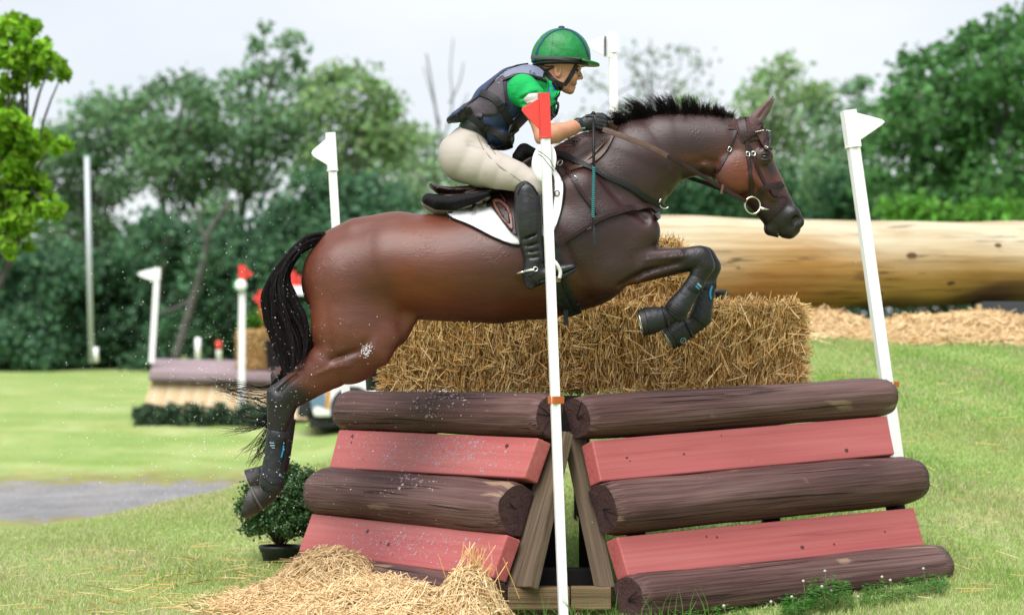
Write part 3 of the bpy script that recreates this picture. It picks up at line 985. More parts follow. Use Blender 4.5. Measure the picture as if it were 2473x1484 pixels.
# ------------------------------------------------------------------ straw
M_STRAW = mat('straw', (1, 1, 1), .5, attr='tint', spec=.3, trans=.15)
M_BALECORE = mat('bale_core', A('#bd9050', .65), .95, A('#80602f', .55), 20, (1, 1, .25), .6, 40)
SA, SB, SD = np.array(A('#dda855', .84)), np.array(A('#fae0a8', .86)), np.array(A('#a87434', .62))
def stalks(c, d, ln, w, tint):
    """thin three sided straws: centres c, directions d, lengths ln, widths w"""
    n = len(c)
    d = d / np.linalg.norm(d, axis=1, keepdims=True)
    ref = np.tile(np.array([[.31, .87, .38]]), (n, 1))
    a = np.cross(d, ref); a /= np.linalg.norm(a, axis=1, keepdims=True)
    b = np.cross(d, a)
    ps = []
    for e in (-.5, .5):
        for k in range(3):
            th = 2 * math.pi * k / 3
            ps.append(c + d * (ln * e)[:, None] + (a * math.cos(th) + b * math.sin(th)) * w[:, None])
    v = np.concatenate(ps)
    i = np.arange(n)
    f = [np.stack([i + k * n, i + ((k + 1) % 3) * n, i + (3 + (k + 1) % 3) * n, i + (3 + k) * n], 1) for k in range(3)]
    return v, np.concatenate(f), np.tile(tint, (6, 1))
def straw_tint(r, n, dark=.25):
    t = r.random(n)[:, None]
    c = SA * (1 - t) + SB * t
    k = r.random(n) < dark
    c[k] = SD * r.uniform(.8, 1.3, (k.sum(), 1))
    return c
def bale(label, c, size, rz, seed, n=15000, wild=1.0, group='straw bales stacked on the jump', fine=1.0):
    r = np.random.default_rng(seed)
    R = Matrix.Rotation(rz, 3, 'Z'); Rn = np.array(R)
    base = (c[0], c[1], c[2] - size[2] / 2)
    t = thing('straw_bale', label, 'straw bale', base, group)
    core = MB(); core.box(c, (size[0] * .97, size[1] * .94, size[2] * .95), R); core.build('core', M_BALECORE, t, bevel=.03)
    hx, hy, hz = size[0] / 2, size[1] / 2, size[2] / 2
    cs, ds, ln = [], [], []
    # packed ends on the front: mostly upright short straws
    m = int(n * .52)
    x, z = r.uniform(-hx, hx, m), r.uniform(-hz, hz, m)
    cs.append(np.stack([x, -hy + r.normal(0, .010, m) + .012 * np.sin(x * 46 + 2 * np.sin(z * 9)), z], 1))
    ds.append(np.stack([r.normal(0, .22, m) , r.normal(-.05, .22, m), np.ones(m)], 1)); ln.append(r.uniform(.02, .075, m))
    # top
    m = int(n * .24)
    cs.append(np.stack([r.uniform(-hx, hx, m), r.uniform(-hy, hy, m), hz + r.normal(0, .010, m)], 1))
    ds.append(np.stack([r.normal(0, 1, m), r.normal(0, .8, m), r.normal(.25, .35, m)], 1)); ln.append(r.uniform(.04, .12, m))
    # ends
    for s_ in (-1, 1):
        m = int(n * .08)
        cs.append(np.stack([s_ * hx + r.normal(0, .012, m), r.uniform(-hy, hy, m), r.uniform(-hz, hz, m)], 1))
        ds.append(np.stack([s_ * np.abs(r.normal(.7, .6, m)), r.normal(0, .5, m), r.normal(-.1, .7, m)], 1)); ln.append(r.uniform(.04, .13, m))
    # loose straws along the edges
    m = int(n * .05 * wild)
    e = r.integers(0, 4, m)
    x = np.where(e == 2, -hx, np.where(e == 3, hx, r.uniform(-hx, hx, m))); z = np.where(e == 0, hz, np.where(e == 1, -hz, r.uniform(-hz, hz, m)))
    cs.append(np.stack([x, -hy + r.uniform(-.02, .06, m), z], 1))
    ds.append(np.stack([np.sign(x) * (e > 1) * 1.0 + r.normal(0, .6, m), r.normal(-.5, .5, m), (e == 0) * .8 - (e == 1) * .25 + r.normal(0, .5, m)], 1)); ln.append(r.uniform(.06, .17, m))
    # stray straws lying across the front
    m = int(n * .025)
    cs.append(np.stack([r.uniform(-hx, hx, m), -hy + r.normal(-.022, .006, m), r.uniform(-hz, hz, m)], 1))
    ds.append(np.stack([r.normal(0, 1, m), r.normal(-.1, .2, m), r.normal(0, 1, m)], 1)); ln.append(r.uniform(.05, .15, m))
    cs, ds, ln = np.concatenate(cs), np.concatenate(ds), np.concatenate(ln)
    w = r.uniform(.0010, .0023, len(cs)) * fine
    cs = cs @ Rn.T + np.array(c); ds = ds @ Rn.T
    v, f, tc = stalks(cs, ds, ln, w, straw_tint(r, len(cs), .27))
    o = link('straw', npmesh('straw', v - np.array(base), f, M_STRAW, False, cols=tc), t)
    o['kind'] = 'stuff'
    tw = MB()
    for zz in (-.35, .35):
        y0 = -hy - .012
        tw.tube([Vector(c) + R @ Vector(p) for p in ((-hx, y0, zz * hz), (0, y0 - .004, zz * hz), (hx, y0, zz * hz))], .0018, 4)
    tw.build('twine', mat('twine', A('#c9a15e', .4), .8), t)
    return t
def bale_px(label, x0, x1, y0, y1, Y, depth, rz, seed, **kw):
    a, b = P(x0, y1, Y), P(x1, y0, Y)
    c = ((a.x + b.x) / 2, Y + depth / 2, (a.z + b.z) / 2)
    return bale(label, c, (b.x - a.x, depth, b.z - a.z), rz, seed, **kw)
bale_px('long straw bale on the jump below the horse belly', 935, 1382, 768, 943, 11.45, .45, .015, 11)
bale_px('straw bale at the right end of the jump below the horse head', 1412, 1935, 738, 943, 11.42, .5, -.03, 12, n=16000, wild=1.5)
bale_px('straw bale standing on top of the others behind the forelegs', 1150, 1640, 585, 765, 11.52, .45, .05, 13)

def mound(name, label, bumps, n, region, seed, lmin=.05, lmax=.17, w=.0022, skirt=.04, cat='straw', bright=.95):
    """loose straw heaped over bumps (x, y, h, r)"""
    r = np.random.default_rng(seed)
    x = r.uniform(region[0], region[1], n * 3); y = r.uniform(region[2], region[3], n * 3)
    def hh(x, y):
        z = np.zeros_like(x)
        for bx, by, h, rad in bumps: z = np.maximum(z, h * np.exp(-(((x - bx) ** 2 + (y - by) ** 2) / rad ** 2) ** 1.3))
        return z
    h = hh(x, y)
    k = r.random(len(x)) < np.clip(h / .06, 0, 1)
    x, y, h = x[k][:n], y[k][:n], h[k][:n]
    z = ground_z(x, y) + h * (1 - .28 * r.random(len(x)) ** 2) + .01
    e = .02
    gx = (hh(x + e, y) - hh(x - e, y)) / (2 * e); gy = (hh(x, y + e) - hh(x, y - e)) / (2 * e)
    a = r.uniform(0, 2 * math.pi, len(x))
    dx, dy = np.cos(a), np.sin(a)
    dz = (gx * dx + gy * dy) + r.normal(.05, .28, len(x))
    c = np.stack([x, y, z], 1); d = np.stack([dx, dy, dz], 1)
    ln = r.uniform(lmin, lmax, len(x)); ww = r.uniform(.6, 1.3, len(x)) * w
    tc = np.clip((straw_tint(r, len(x), .08) * .5 + np.array(A('#f6deb6', .85)) * .5) * bright, 0, .85)
    v, f, tcol = stalks(c, d, ln, ww, tc)
    # soft heap beneath
    gxs = np.linspace(region[0], region[1], 60); gys = np.linspace(region[2], region[3], 60)
    X, Y = np.meshgrid(gxs, gys, indexing='ij'); H = hh(X, Y)
    Z = ground_z(X, Y) + H * .9 - .02
    hv = np.stack([X.ravel(), Y.ravel(), Z.ravel()], 1)
    i = (np.arange(59)[:, None] * 60 + np.arange(59)[None]).ravel()
    hf = np.stack([i, i + 60, i + 61, i + 1], 1)
    hf = hf[(H.ravel()[hf] > .012).all(1)]
    hc = np.tile(SA * .8, (len(hv), 1))
    vv = np.concatenate([v, hv]); ff = np.concatenate([f, hf + len(v)]); cc = np.concatenate([tcol, hc])
    o = link(name, npmesh(name, vv, ff, M_STRAW, False, cols=cc))
    return tag(o, label, cat, kind='stuff')
mound('loose_straw', 'loose pale straw heaped against the left foot of the jump',
      [(-.88, 10.72, .23, .28), (-1.0, 10.5, .11, .33), (-.19, 9.72, .27, .17), (-.45, 9.85, .16, .30), (-.62, 10.1, .17, .35), (-.35, 9.5, .07, .36)],
      11000, (-1.75, .02, 9.1, 11.2), 21, bright=.98)
mound('loose_straw', 'scattered loose straw on the slope below the peeled log',
      [(x, 18.05 + .2 * math.sin(x * 3), .07 + .13 * math.sin(x * 5 + 1) ** 2, .5) for x in np.arange(1.7, 5.2, .42)],
      9000, (1.2, 5.4, 17.1, 18.9), 22, lmin=.08, lmax=.25, w=.004, bright=.98)
# ------------------------------------------------------------------ the horse
HY = 10.5
def hn(px, py, h, w, dy=0.0):
    p = P(px, py, HY + dy)
    return (p, h * (HY + dy) / FPX, w)
def hp(px, py, dy=0.0): return P(px, py, HY + dy)

horse = thing('horse', 'bay horse with black legs leaping to the right over the jump', 'horse', tuple(hp(1150, 700)))

F = Field((-1.42, HY - .46, .28), (1.55, HY + .46, 2.50), .007)
# trunk
F.chain([hn(850, 676, 122, .235), hn(960, 643, 126, .29), hn(1080, 646, 130, .315), hn(1200, 640, 142, .325), hn(1300, 612, 160, .315),
         hn(1390, 588, 160, .285), hn(1470, 572, 122, .235)], .02)
F.chain([hn(1180, 540, 40, .10), hn(1270, 455, 44, .075), hn(1340, 400, 42, .06), hn(1410, 358, 38, .05)], .05)      # withers
F.chain([hn(800, 585, 28, .07), hn(860, 560, 34, .12), hn(960, 560, 45, .16)], .05)                                      # croup and dock
# neck
F.chain([hn(1450, 468, 140, .19), hn(1500, 428, 122, .165), hn(1545, 396, 105, .135), hn(1608, 360, 84, .105), hn(1678, 351, 73, .09), hn(1738, 352, 70, .085)], .04)
F.chain([hn(1420, 372, 46, .05), hn(1497, 326, 26, .035), hn(1575, 301, 20, .03), hn(1660, 293, 17, .03), hn(1760, 298, 15, .03)], .03)   # crest
# head
F.chain([hn(1802, 335, 52, .085), hn(1806, 405, 66, .095), hn(1838, 452, 56, .085), hn(1864, 490, 48, .066), hn(1888, 527, 42, .06), hn(1901, 546, 30, .05)], .02)
for s in (-1, 1):
    F.chain([hn(1778, 418, 50, .035, s * .072)], .02)                  # jowl
    F.chain([hn(1846, 378, 22, .022, s * .086)], .015)                 # brow
    F.chain([hn(1815, 425, 8, .012, s * .096), hn(1868, 478, 7, .01, s * .070)], .02)   # cheek ridge
    F.chain([hn(1912, 520, 24, .03, s * .042), hn(1926, 536, 17, .022, s * .036)], .012)   # nostril rim
    F.chain([hn(1923, 530, 10, .026, s * .062), hn(1917, 545, 7, .020, s * .062)], .006, 'sub')
    F.chain([hn(1849, 378, 11, .012, s * .112)], .008, 'sub')
F.chain([hn(1908, 560, 16, .045), hn(1920, 553, 13, .04)], .012)       # upper lip
F.chain([hn(1862, 552, 18, .04), hn(1880, 560, 14, .036)], .012)       # chin
F.chain([hn(1884, 574, 2, .05), hn(1876, 556, 1.5, .05)], .006, 'sub')   # mouth corner
F.chain([hn(1730, 420, 12, .03), hn(1700, 400, 14, .07, -.0)], .03)
# hind legs
for s, dxy in ((-1, None), (1, 1)):
    d = s * .13
    if s < 0:
        leg = [hn(868, 690, 120, .13, d * .8), hn(858, 790, 108, .115, d), hn(842, 846, 82, .10, d), hn(795, 882, 58, .08, d), hn(745, 921, 43, .062, d), hn(694, 955, 37, .05, d), hn(681, 968, 38, .048, d), hn(675, 1000, 31, .04, d),
               hn(669, 1040, 24, .034, d), hn(662, 1090, 21, .03, d), hn(655, 1140, 22, .03, d), hn(657, 1170, 28, .034, d), hn(645, 1190, 26, .032, d), hn(625, 1203, 27, .034, d)]
        F.chain(leg, .035)
        F.chain([hn(656, 945, 12, .022, d), hn(690, 925, 12, .02, d), hn(735, 882, 12, .02, d)], .02)     # point of hock and tendon
        F.chain([hn(905, 838, 50, .06, d - .05), hn(930, 815, 36, .05, d - .04)], .04)                    # stifle
        F.chain([hn(958, 800, 34, .05, d + .02), hn(985, 772, 22, .04, d + .02)], .04)                    # flank fold
        F.chain([hn(700, 990, 12, .03, d), hn(690, 1015, 10, .025, d)], .02)
    else:
        leg = [hn(868, 690, 110, .12, d * .8), hn(850, 790, 95, .11, d), hn(800, 845, 66, .09, d), hn(752, 882, 46, .07, d), hn(705, 915, 38, .055, d), hn(688, 930, 36, .05, d), hn(688, 965, 29, .04, d),
               hn(688, 1010, 22, .034, d), hn(684, 1080, 19, .03, d), hn(674, 1120, 24, .034, d), hn(655, 1136, 22, .03, d), hn(636, 1148, 26, .034, d)]
        F.chain(leg, .035)
        F.chain([hn(664, 905, 11, .022, d), hn(700, 880, 11, .02, d)], .02)
# forelegs
for s in (-1, 1):
    d = s * .12
    F.chain([hn(1440, 560, 95, .09, s * .17), hn(1455, 640, 72, .085, s * .18), hn(1448, 672, 45, .06, s * .17)], .03)   # shoulder and elbow
    F.chain([hn(1540, 560, 55, .08, s * .13), hn(1500, 600, 55, .08, s * .15)], .035)                                      # point of shoulder
    F.chain([hn(1400, 470, 60, .06, s * .19), hn(1455, 560, 60, .06, s * .19)], .04)
    if s < 0:
        F.chain([hn(1462, 640, 64, .085, d - .03), hn(1530, 641, 46, .075, d - .02), hn(1600, 633, 36, .058, d), hn(1652, 626, 29, .046, d), hn(1690, 622, 30, .046, d), hn(1700, 640, 27, .044, d), hn(1690, 660, 23, .037, d),
                 hn(1672, 690, 18, .031, d), hn(1650, 722, 18, .03, d), hn(1634, 750, 24, .036, d), hn(1612, 764, 22, .032, d), hn(1590, 769, 27, .036, d)], .022)
        F.chain([hn(1550, 622, 16, .03, d - .05), hn(1640, 612, 12, .02, d - .03)], .02)
    else:
        F.chain([hn(1462, 640, 58, .08, d), hn(1550, 640, 42, .07, d), hn(1650, 628, 30, .05, d), hn(1700, 624, 30, .046, d), hn(1716, 644, 26, .044, d), hn(1711, 672, 20, .036, d),
                 hn(1706, 700, 17, .031, d), hn(1698, 740, 17, .03, d), hn(1692, 768, 24, .036, d), hn(1672, 786, 22, .03, d), hn(1646, 797, 26, .035, d)], .022)
# hollows between the muscles
F.chain([hn(1352, 560, 9, .045, -.33), hn(1385, 640, 11, .05, -.32), hn(1425, 700, 10, .045, -.28)], .035, 'sub')
F.chain([hn(1500, 690, 7, .035, -.22), hn(1560, 655, 6, .03, -.195), hn(1640, 635, 4, .02, -.175)], .025, 'sub')
F.chain([hn(1440, 400, 9, .03, -.20), hn(1500, 480, 9, .035, -.22), hn(1560, 530, 8, .03, -.20)], .035, 'sub')
F.chain([hn(1590, 465, 7, .025, -.13), hn(1640, 412, 8, .03, -.115), hn(1700, 388, 8, .028, -.10), hn(1730, 392, 7, .025, -.095)], .022, 'sub')
F.chain([hn(985, 660, 8, .03, -.345), hn(962, 730, 12, .045, -.325), hn(950, 770, 9, .04, -.29)], .045, 'sub')
F.chain([hn(1010, 700, 14, .03, -.335), hn(1060, 720, 12, .03, -.335)], .06, 'sub')
F.chain([hn(770, 640, 6, .03, -.25), hn(778, 720, 7, .04, -.265), hn(790, 800, 7, .035, -.255), hn(800, 855, 6, .03, -.235)], .03, 'sub')
F.chain([hn(715, 905, 5, .03, -.185), hn(690, 925, 5, .03, -.18), hn(672, 945, 4, .02, -.175)], .012, 'sub')
F.chain([hn(800, 868, 5, .03, -.22), hn(870, 845, 6, .03, -.25), hn(905, 800, 6, .03, -.28)], .03, 'sub')

# folds of skin where the forearm leaves the chest, veins and tendons
for pts in (((760, 905), (800, 888), (850, 880)), ((1560, 628), (1610, 622), (1660, 618))):
    for (x0_, y0_), (x1_, y1_) in zip(pts[:-1], pts[1:]):
        for k_ in range(4):
            x_, y_ = x0_ + (x1_ - x0_) * k_ / 4, y0_ + (y1_ - y0_) * k_ / 4
            x2, y2 = x0_ + (x1_ - x0_) * (k_ + 1) / 4, y0_ + (y1_ - y0_) * (k_ + 1) / 4
            def sf(x, y):
                # find the near surface by walking in from the viewer
                best = None
                for yy in np.arange(-.40, 0, .007):
                    p = P(x, y, HY + yy); ix = np.round((np.array(p) - F.lo) / F.vox).astype(int)
                    if (ix >= 0).all() and (ix < F.n).all() and F.D[tuple(ix)] < 0: return p
                return None
            pa, pb = sf(x_, y_), sf(x2, y2)
            if pa is not None and pb is not None: F.cap(pa + Vector((0, .004, 0)), pb + Vector((0, .004, 0)), .0045, .0045, .012)

def coat(v):
    """pigment: black points, reddish hindquarters and head, near black-brown wet neck and shoulder"""
    px, py = PXn(v)
    n = len(v)
    red = np.array(A('#8e4f3a', .43)); dark = np.array(A('#583936', .42)); blk = np.array((.010, .0085, .009)); rust = np.array(A('#9c4f28', .46))
    def ss(a, b, x):
        t = np.clip((x - a) / (b - a), 0, 1); return t * t * (3 - 2 * t)
    wx = ss(1050, 1420, px + .25 * (py - 600))
    c = red * (1 - wx[:, None]) + dark * wx[:, None]
    # rusty patches on flank, cheeks and behind the elbow
    def blob(x, y, rx, ry): return np.exp(-(((px - x) / rx) ** 2 + ((py - y) / ry) ** 2))
    ru = np.clip(1.2 * blob(975, 700, 26, 70) + 1.1 * blob(1045, 715, 60, 40) + .7 * blob(1330, 690, 90, 40) + .6 * blob(1010, 560, 60, 40) + .8 * blob(1560, 690, 60, 16) + 1.1 * blob(1790, 415, 60, 60) + .7 * blob(1880, 440, 25, 40) + .5 * blob(1250, 745, 140, 30) + .6 * blob(775, 770, 40, 60) + .5 * blob(1680, 385, 40, 12), 0, 1)[:, None]
    c = c * (1 - .85 * ru) + rust * .85 * ru
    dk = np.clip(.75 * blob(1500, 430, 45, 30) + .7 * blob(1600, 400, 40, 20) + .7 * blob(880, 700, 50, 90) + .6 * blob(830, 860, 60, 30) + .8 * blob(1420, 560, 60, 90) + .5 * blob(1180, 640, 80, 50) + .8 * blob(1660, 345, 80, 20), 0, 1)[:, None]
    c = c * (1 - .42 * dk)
    # black points
    low = (px < 790) & (py > 850)
    k = ss(-14, 30, (py - 925) + .55 * (730 - px) * 0 + (720 - px) * .55) * low
    fore = (px > 1590) & (py > 570) & (px < 1760)
    k = np.maximum(k, ss(1600, 1690, px + .4 * (py - 620)) * fore)
    mz = ss(-12, 42, (px - 1845) * .48 + (py - 470) * .877 - 18) * (px > 1745)
    k = np.maximum(k, mz * .93)
    k = np.maximum(k, .8 * blob(1847, 381, 24, 20)); k = np.maximum(k, .75 * blob(1862, 412, 16, 26) * (px > 1800))
    k = np.maximum(k, .7 * blob(1818, 500, 30, 18) * (px > 1745))
    k = np.maximum(k, ss(870, 885, py) * 0)
    c = c * (1 - k[:, None]) + blk * k[:, None]
    hockblack = blob(700, 930, 45, 40)[:, None] * .3
    return c * (1 - hockblack)
M_COAT = mat('bay_coat', (1, 1, 1), .43, (.66, .62, .60), 34, (.16, 1, .8), .28, 150, (.16, 1, .9), spec=.42, attr='tint', contrast=.28, bdist=.003, detail=8)
def coat_relief():
    """fine creases and veins of the wet coat"""
    nt = M_COAT.node_tree; N, L = nt.nodes, nt.links
    b = N['Principled BSDF']
    b.inputs['Coat Roughness'].default_value = .35
    old = b.inputs['Normal'].links[0].from_node
    tc = N.new('ShaderNodeTexCoord')
    ns = N.new('ShaderNodeTexNoise'); ns.inputs['Scale'].default_value = 9; ns.inputs['Detail'].default_value = 3
    mx = N.new('ShaderNodeMix'); mx.data_type = 'RGBA'; mx.blend_type = 'ADD'; mx.inputs[0].default_value = .35
    vo = N.new('ShaderNodeTexNoise'); vo.inputs['Scale'].default_value = 7.5; vo.inputs['Detail'].default_value = 2; vo.inputs['Distortion'].default_value = .8
    rp = N.new('ShaderNodeValToRGB'); rp.color_ramp.elements[0].position = .47; rp.color_ramp.elements[0].color = (0, 0, 0, 1)
    rp.color_ramp.elements[1].position = .5; rp.color_ramp.elements[1].color = (1, 1, 1, 1)
    e3 = rp.color_ramp.elements.new(.53); e3.color = (0, 0, 0, 1)
    n3 = N.new('ShaderNodeTexNoise'); n3.inputs['Scale'].default_value = 3.2
    r3 = N.new('ShaderNodeValToRGB'); r3.color_ramp.elements[0].position = .48; r3.color_ramp.elements[1].position = .62
    mu = N.new('ShaderNodeMath'); mu.operation = 'MULTIPLY'
    bp = N.new('ShaderNodeBump'); bp.inputs['Strength'].default_value = .22; bp.inputs['Distance'].default_value = .006
    L.new(tc.outputs['Object'], ns.inputs['Vector']); L.new(tc.outputs['Object'], mx.inputs[6]); L.new(ns.outputs['Color'], mx.inputs[7])
    L.new(mx.outputs[2], vo.inputs['Vector']); L.new(vo.outputs['Fac'], rp.inputs['Fac'])
    L.new(tc.outputs['Object'], n3.inputs['Vector']); L.new(n3.outputs['Fac'], r3.inputs['Fac'])
    L.new(rp.outputs['Color'], mu.inputs[0]); L.new(r3.outputs['Color'], mu.inputs[1])
    L.new(mu.outputs[0], bp.inputs['Height']); L.new(old.outputs['Normal'], bp.inputs['Normal'])
    L.new(bp.outputs['Normal'], b.inputs['Normal'])
coat_relief()
def soften(v):
    px, py = PXn(v)
    a = np.clip((px - 740) / 40, 0, 1) * np.clip((1500 - px) / 120, 0, 1) * np.clip((880 - py) / 60, 0, 1)
    return a * np.where((px > 1480) & (py > 600), 0, 1)
hbody, HB = field_obj('body', F, M_COAT, horse, 2, coat, weight=soften)
del F
HS = Surf([HB])

# hooves
M_HOOF = mat('hoof', (.007, .006, .0055), .5, (.022, .018, .015), 8, (1, 1, 4), .3, 60, (1, 1, 6))
M_STEEL = mat('steel', (.62, .61, .58), .28, metal=1.0)
M_SOLE = mat('sole', (.20, .12, .07), .8, (.10, .07, .05), 30)
def hoof(coronet, sole, d, rc, rs_, shoe=True):
    a, b = hp(*coronet, d), hp(*sole, d)
    k = HY / FPX
    mb = MB()
    ax = (b - a).normalized(); L_ = (b - a).length
    mb.lathe(a, ax, [(0, -.006), (rc * k * .8, -.006), (rc * k, .002), (rc * k * 1.02, .008), (rs_ * k, L_ - .004), (rs_ * k * .98, L_), (rs_ * k * .8, L_), (0, L_ - .012)], 24)
    # toe reaches further than the heel
    o = mb.build('hoof', M_HOOF, horse)
    if shoe:
        sh = MB(); e = ax.cross(Vector((0, 1, 0))).normalized()
        sh.ring(b, ax, rs_ * k * .86, .0055, n=22, a0=.5, a1=2 * math.pi - .5, ref=-Vector((0, 0, 1)))
        sh.build('horseshoe', M_STEEL, o)
    so = MB(); so.lathe(b - ax * .006, ax, [(rs_ * k * .8, 0), (0, -.004)], 18); so.build('sole', M_SOLE, o)
    return o
Fh = Field(tuple(hp(570, 1256, -.13) - Vector((0, .07, 0))), tuple(hp(645, 1164, -.13) + Vector((0, .07, 0))), .004)
Fh.chain([hn(619, 1200, 28, .040, -.13), hn(604, 1212, 33, .047, -.13), hn(595, 1230, 20, .045, -.13), hn(587, 1240, 9, .036, -.13)], .012)
pa_, pb_ = hp(603, 1174, -.13), hp(580, 1247, -.13); dn = (pb_ - pa_); Fh.half(tuple(pa_), tuple(Vector((dn.z, 0, -dn.x)).normalized()))
ho_, _ = field_obj('hoof', Fh, M_HOOF, horse, 1)
mb = MB(); mb.ring(hp(622, 1202, -.13), hp(594, 1217, -.13) - hp(622, 1202, -.13), .058, .006, n=22, k=6); mb.build('coronet', mat('coronet', (.07, .062, .055), .6), ho_)
hoof((636, 1148), (603, 1163), .13, 26, 32)
hoof((1588, 770), (1547, 780), -.12, 27, 33)
hoof((1646, 797), (1612, 818), .12, 26, 31)
# eye
M_EYE = mat('eye', (.006, .005, .005), .12, spec=.5)
M_LID = mat('eyelid', (.016, .012, .012), .5)
mb = MB(); q, qn = HS.hit(1848, 379); mb.ball(q + Vector((0, .0145, 0)), .0195, nu=16, nv=12, sc=(1.15, 1, .85)); eye = mb.build('eye', M_EYE, horse)
mb = MB()
for dy, k_ in ((-1, .95), (1, .8)):
    pts = [P(1848 + x, 379 + dy * k_ * (9 - x * x * .035), (q + Vector((0, -.004, 0))).y) + Vector((0, .0004 * x * x * .12, 0)) for x in (-15, -10, -5, 0, 5, 10, 15)]
    mb.tube(pts, [.002, .004, .005, .0055, .005, .004, .002], 6)
mb.build('eyelid', M_LID, horse)
mb = MB(); q, qn = HS.hit(1921, 533); mb.ball(q + Vector((0, .006, 0)), .012, sc=(.7, .5, 1.1)); mb.build('nostril', mat('nostril', (.10, .02, .02), .5), horse)

mb = MB(); v_, f_ = HS.panel([(1921, 522), (1930, 527), (1930, 538), (1922, 546), (1913, 544), (1912, 532)], step=4, off=.0015, thick=.004); mb.add(v_, f_, 0, True); mb.build('nostril', M_LID, horse)
mb = MB(); HS.strap(mb, [(1890, 575), (1884, 566), (1876, 552), (1866, 540)], .006, .001, .0015); mb.build('mouth_line', M_LID, horse)
# hair --------------------------------------------------------------
M_HAIR = mat('black_hair', (1, 1, 1), .5, attr='tint', spec=.14)
def hair_mesh(strands, rad, seed, base=(.005, .004, .0045), var=.006, warm=.004):
    """strands: arrays (n, k, 3); three sided tapered tubes"""
    r = np.random.default_rng(seed)
    S = np.asarray(strands, float)
    n, k, _ = S.shape
    T = np.gradient(S, axis=1); T /= np.linalg.norm(T, axis=2, keepdims=True) + 1e-9
    ref = np.array([.2, .95, .1]); a = np.cross(T, ref); a /= np.linalg.norm(a, axis=2, keepdims=True) + 1e-9
    b = np.cross(T, a)
    rr = np.asarray(rad)[:, None] * np.linspace(1, .12, k)[None] ** .7
    vs = []
    for q in range(3):
        th = 2 * math.pi * q / 3
        vs.append(S + (a * math.cos(th) + b * math.sin(th)) * rr[:, :, None])
    V = np.stack(vs, 2)                 # n,k,3,3
    idx = np.arange(n * k * 3).reshape(n, k, 3)
    fs = []
    for q in range(3):
        q2 = (q + 1) % 3
        fs.append(np.stack([idx[:, :-1, q], idx[:, :-1, q2], idx[:, 1:, q2], idx[:, 1:, q]], -1).reshape(-1, 4))
    c = np.array(base)[None] + r.random((n, 1)) * np.array([[var + warm, var, var]])
    C = np.repeat(c, k * 3, 0)
    return V.reshape(-1, 3), np.concatenate(fs), C
def bez(p, n):
    """smooth polyline through control points (k,3) -> n points"""
    c = catmull([Vector(x) for x in p], 8)
    c = np.array([list(x) for x in c])
    t = np.linspace(0, len(c) - 1, n); i = np.minimum(t.astype(int), len(c) - 2); f = (t - i)[:, None]
    return c[i] * (1 - f) + c[i + 1] * f
def tail():
    r = np.random.default_rng(31)
    O = [(793, 559), (741, 566), (697, 605), (655, 665), (636, 720), (642, 785), (662, 850), (684, 905)]     # outer edge
    I = [(779, 586), (742, 604), (717, 625), (697, 668), (712, 715), (739, 762), (752, 820), (735, 892)]     # inner edge
    st, rad = [], []
    for j in range(2200):
        t = r.beta(1.1, 1.1); wob = r.normal(0, .03, len(O)); dep = r.normal(0, .03)
        k0 = 0 if r.random() < .6 else int(r.integers(0, 3))
        k1 = int(r.choice([6, 7, 8, 8, 8, 8]))
        pts = []
        for i in range(len(O)):
            u = t + wob[i] + .06 * math.sin(i * 1.2 + t * 17)
            x = O[i][0] * (1 - u) + I[i][0] * u; y = O[i][1] * (1 - u) + I[i][1] * u
            wid = .035 + .07 * min(1, i / 4)
            pts.append(hp(x, y, dep * (.5 + .4 * i) + wid * (1 - (2 * t - 1) ** 2) ** .5 * (1 if j % 2 else -1) * r.uniform(.2, 1)))
        st.append(bez(pts[k0:k1], 18)); rad.append(r.uniform(.0009, .0022))
    # frayed ends drifting back and down past the hock
    ends = [[(690, 880), (650, 930), (560, 928), (512, 924)], [(700, 890), (655, 950), (590, 948), (520, 930)], [(690, 890), (650, 965), (600, 962), (530, 938)],
            [(700, 890), (655, 985), (610, 975), (545, 952)], [(700, 900), (650, 1000), (600, 1010), (560, 1000)], [(700, 900), (650, 1010), (600, 1030), (540, 1045)],
            [(700, 905), (655, 1005), (615, 1030), (560, 1035)], [(700, 900), (660, 1010), (632, 1060), (592, 1090)], [(695, 900), (660, 1020), (635, 1080), (605, 1118)], [(690, 905), (655, 1030), (640, 1085), (618, 1110)],
            [(690, 880), (660, 935), (600, 940), (540, 945)]]
    for e in ends:
        for q in range(20 if e[3][1] > 1080 else 11):
            pts = [hp(x + r.normal(0, 2 + 3.0 * i), y + r.normal(0, 1.5 + 2.2 * i), -.01 + r.normal(0, .02) + .03 * min(i, 1)) for i, (x, y) in enumerate(e)]
            st.append(bez(pts, 18)); rad.append(r.uniform(.0014, .0028))
    v, f, c = hair_mesh(st, rad, 5)
    core = MB()
    cp = [((a[0] + b[0]) / 2, (a[1] + b[1]) / 2, math.hypot(a[0] - b[0], a[1] - b[1]) * .42) for a, b in zip(O, I)]
    core.tube([hp(x, y) for x, y, _ in cp], [q * HY / FPX for *_, q in cp], 12, flat=.7)
    cv = np.array([list(p) for p in core.v]); cf = [q for q in core.f if len(q) == 4]
    v2 = np.concatenate([v, cv]); f2 = np.concatenate([f, np.array(cf) + len(v)]); c2 = np.concatenate([c, np.tile([[.008, .007, .008]], (len(cv), 1))])
    off = np.array(rootloc(horse))
    link('tail', npmesh('tail', v2 - off, f2, M_HAIR, True, cols=c2), horse)
tail()
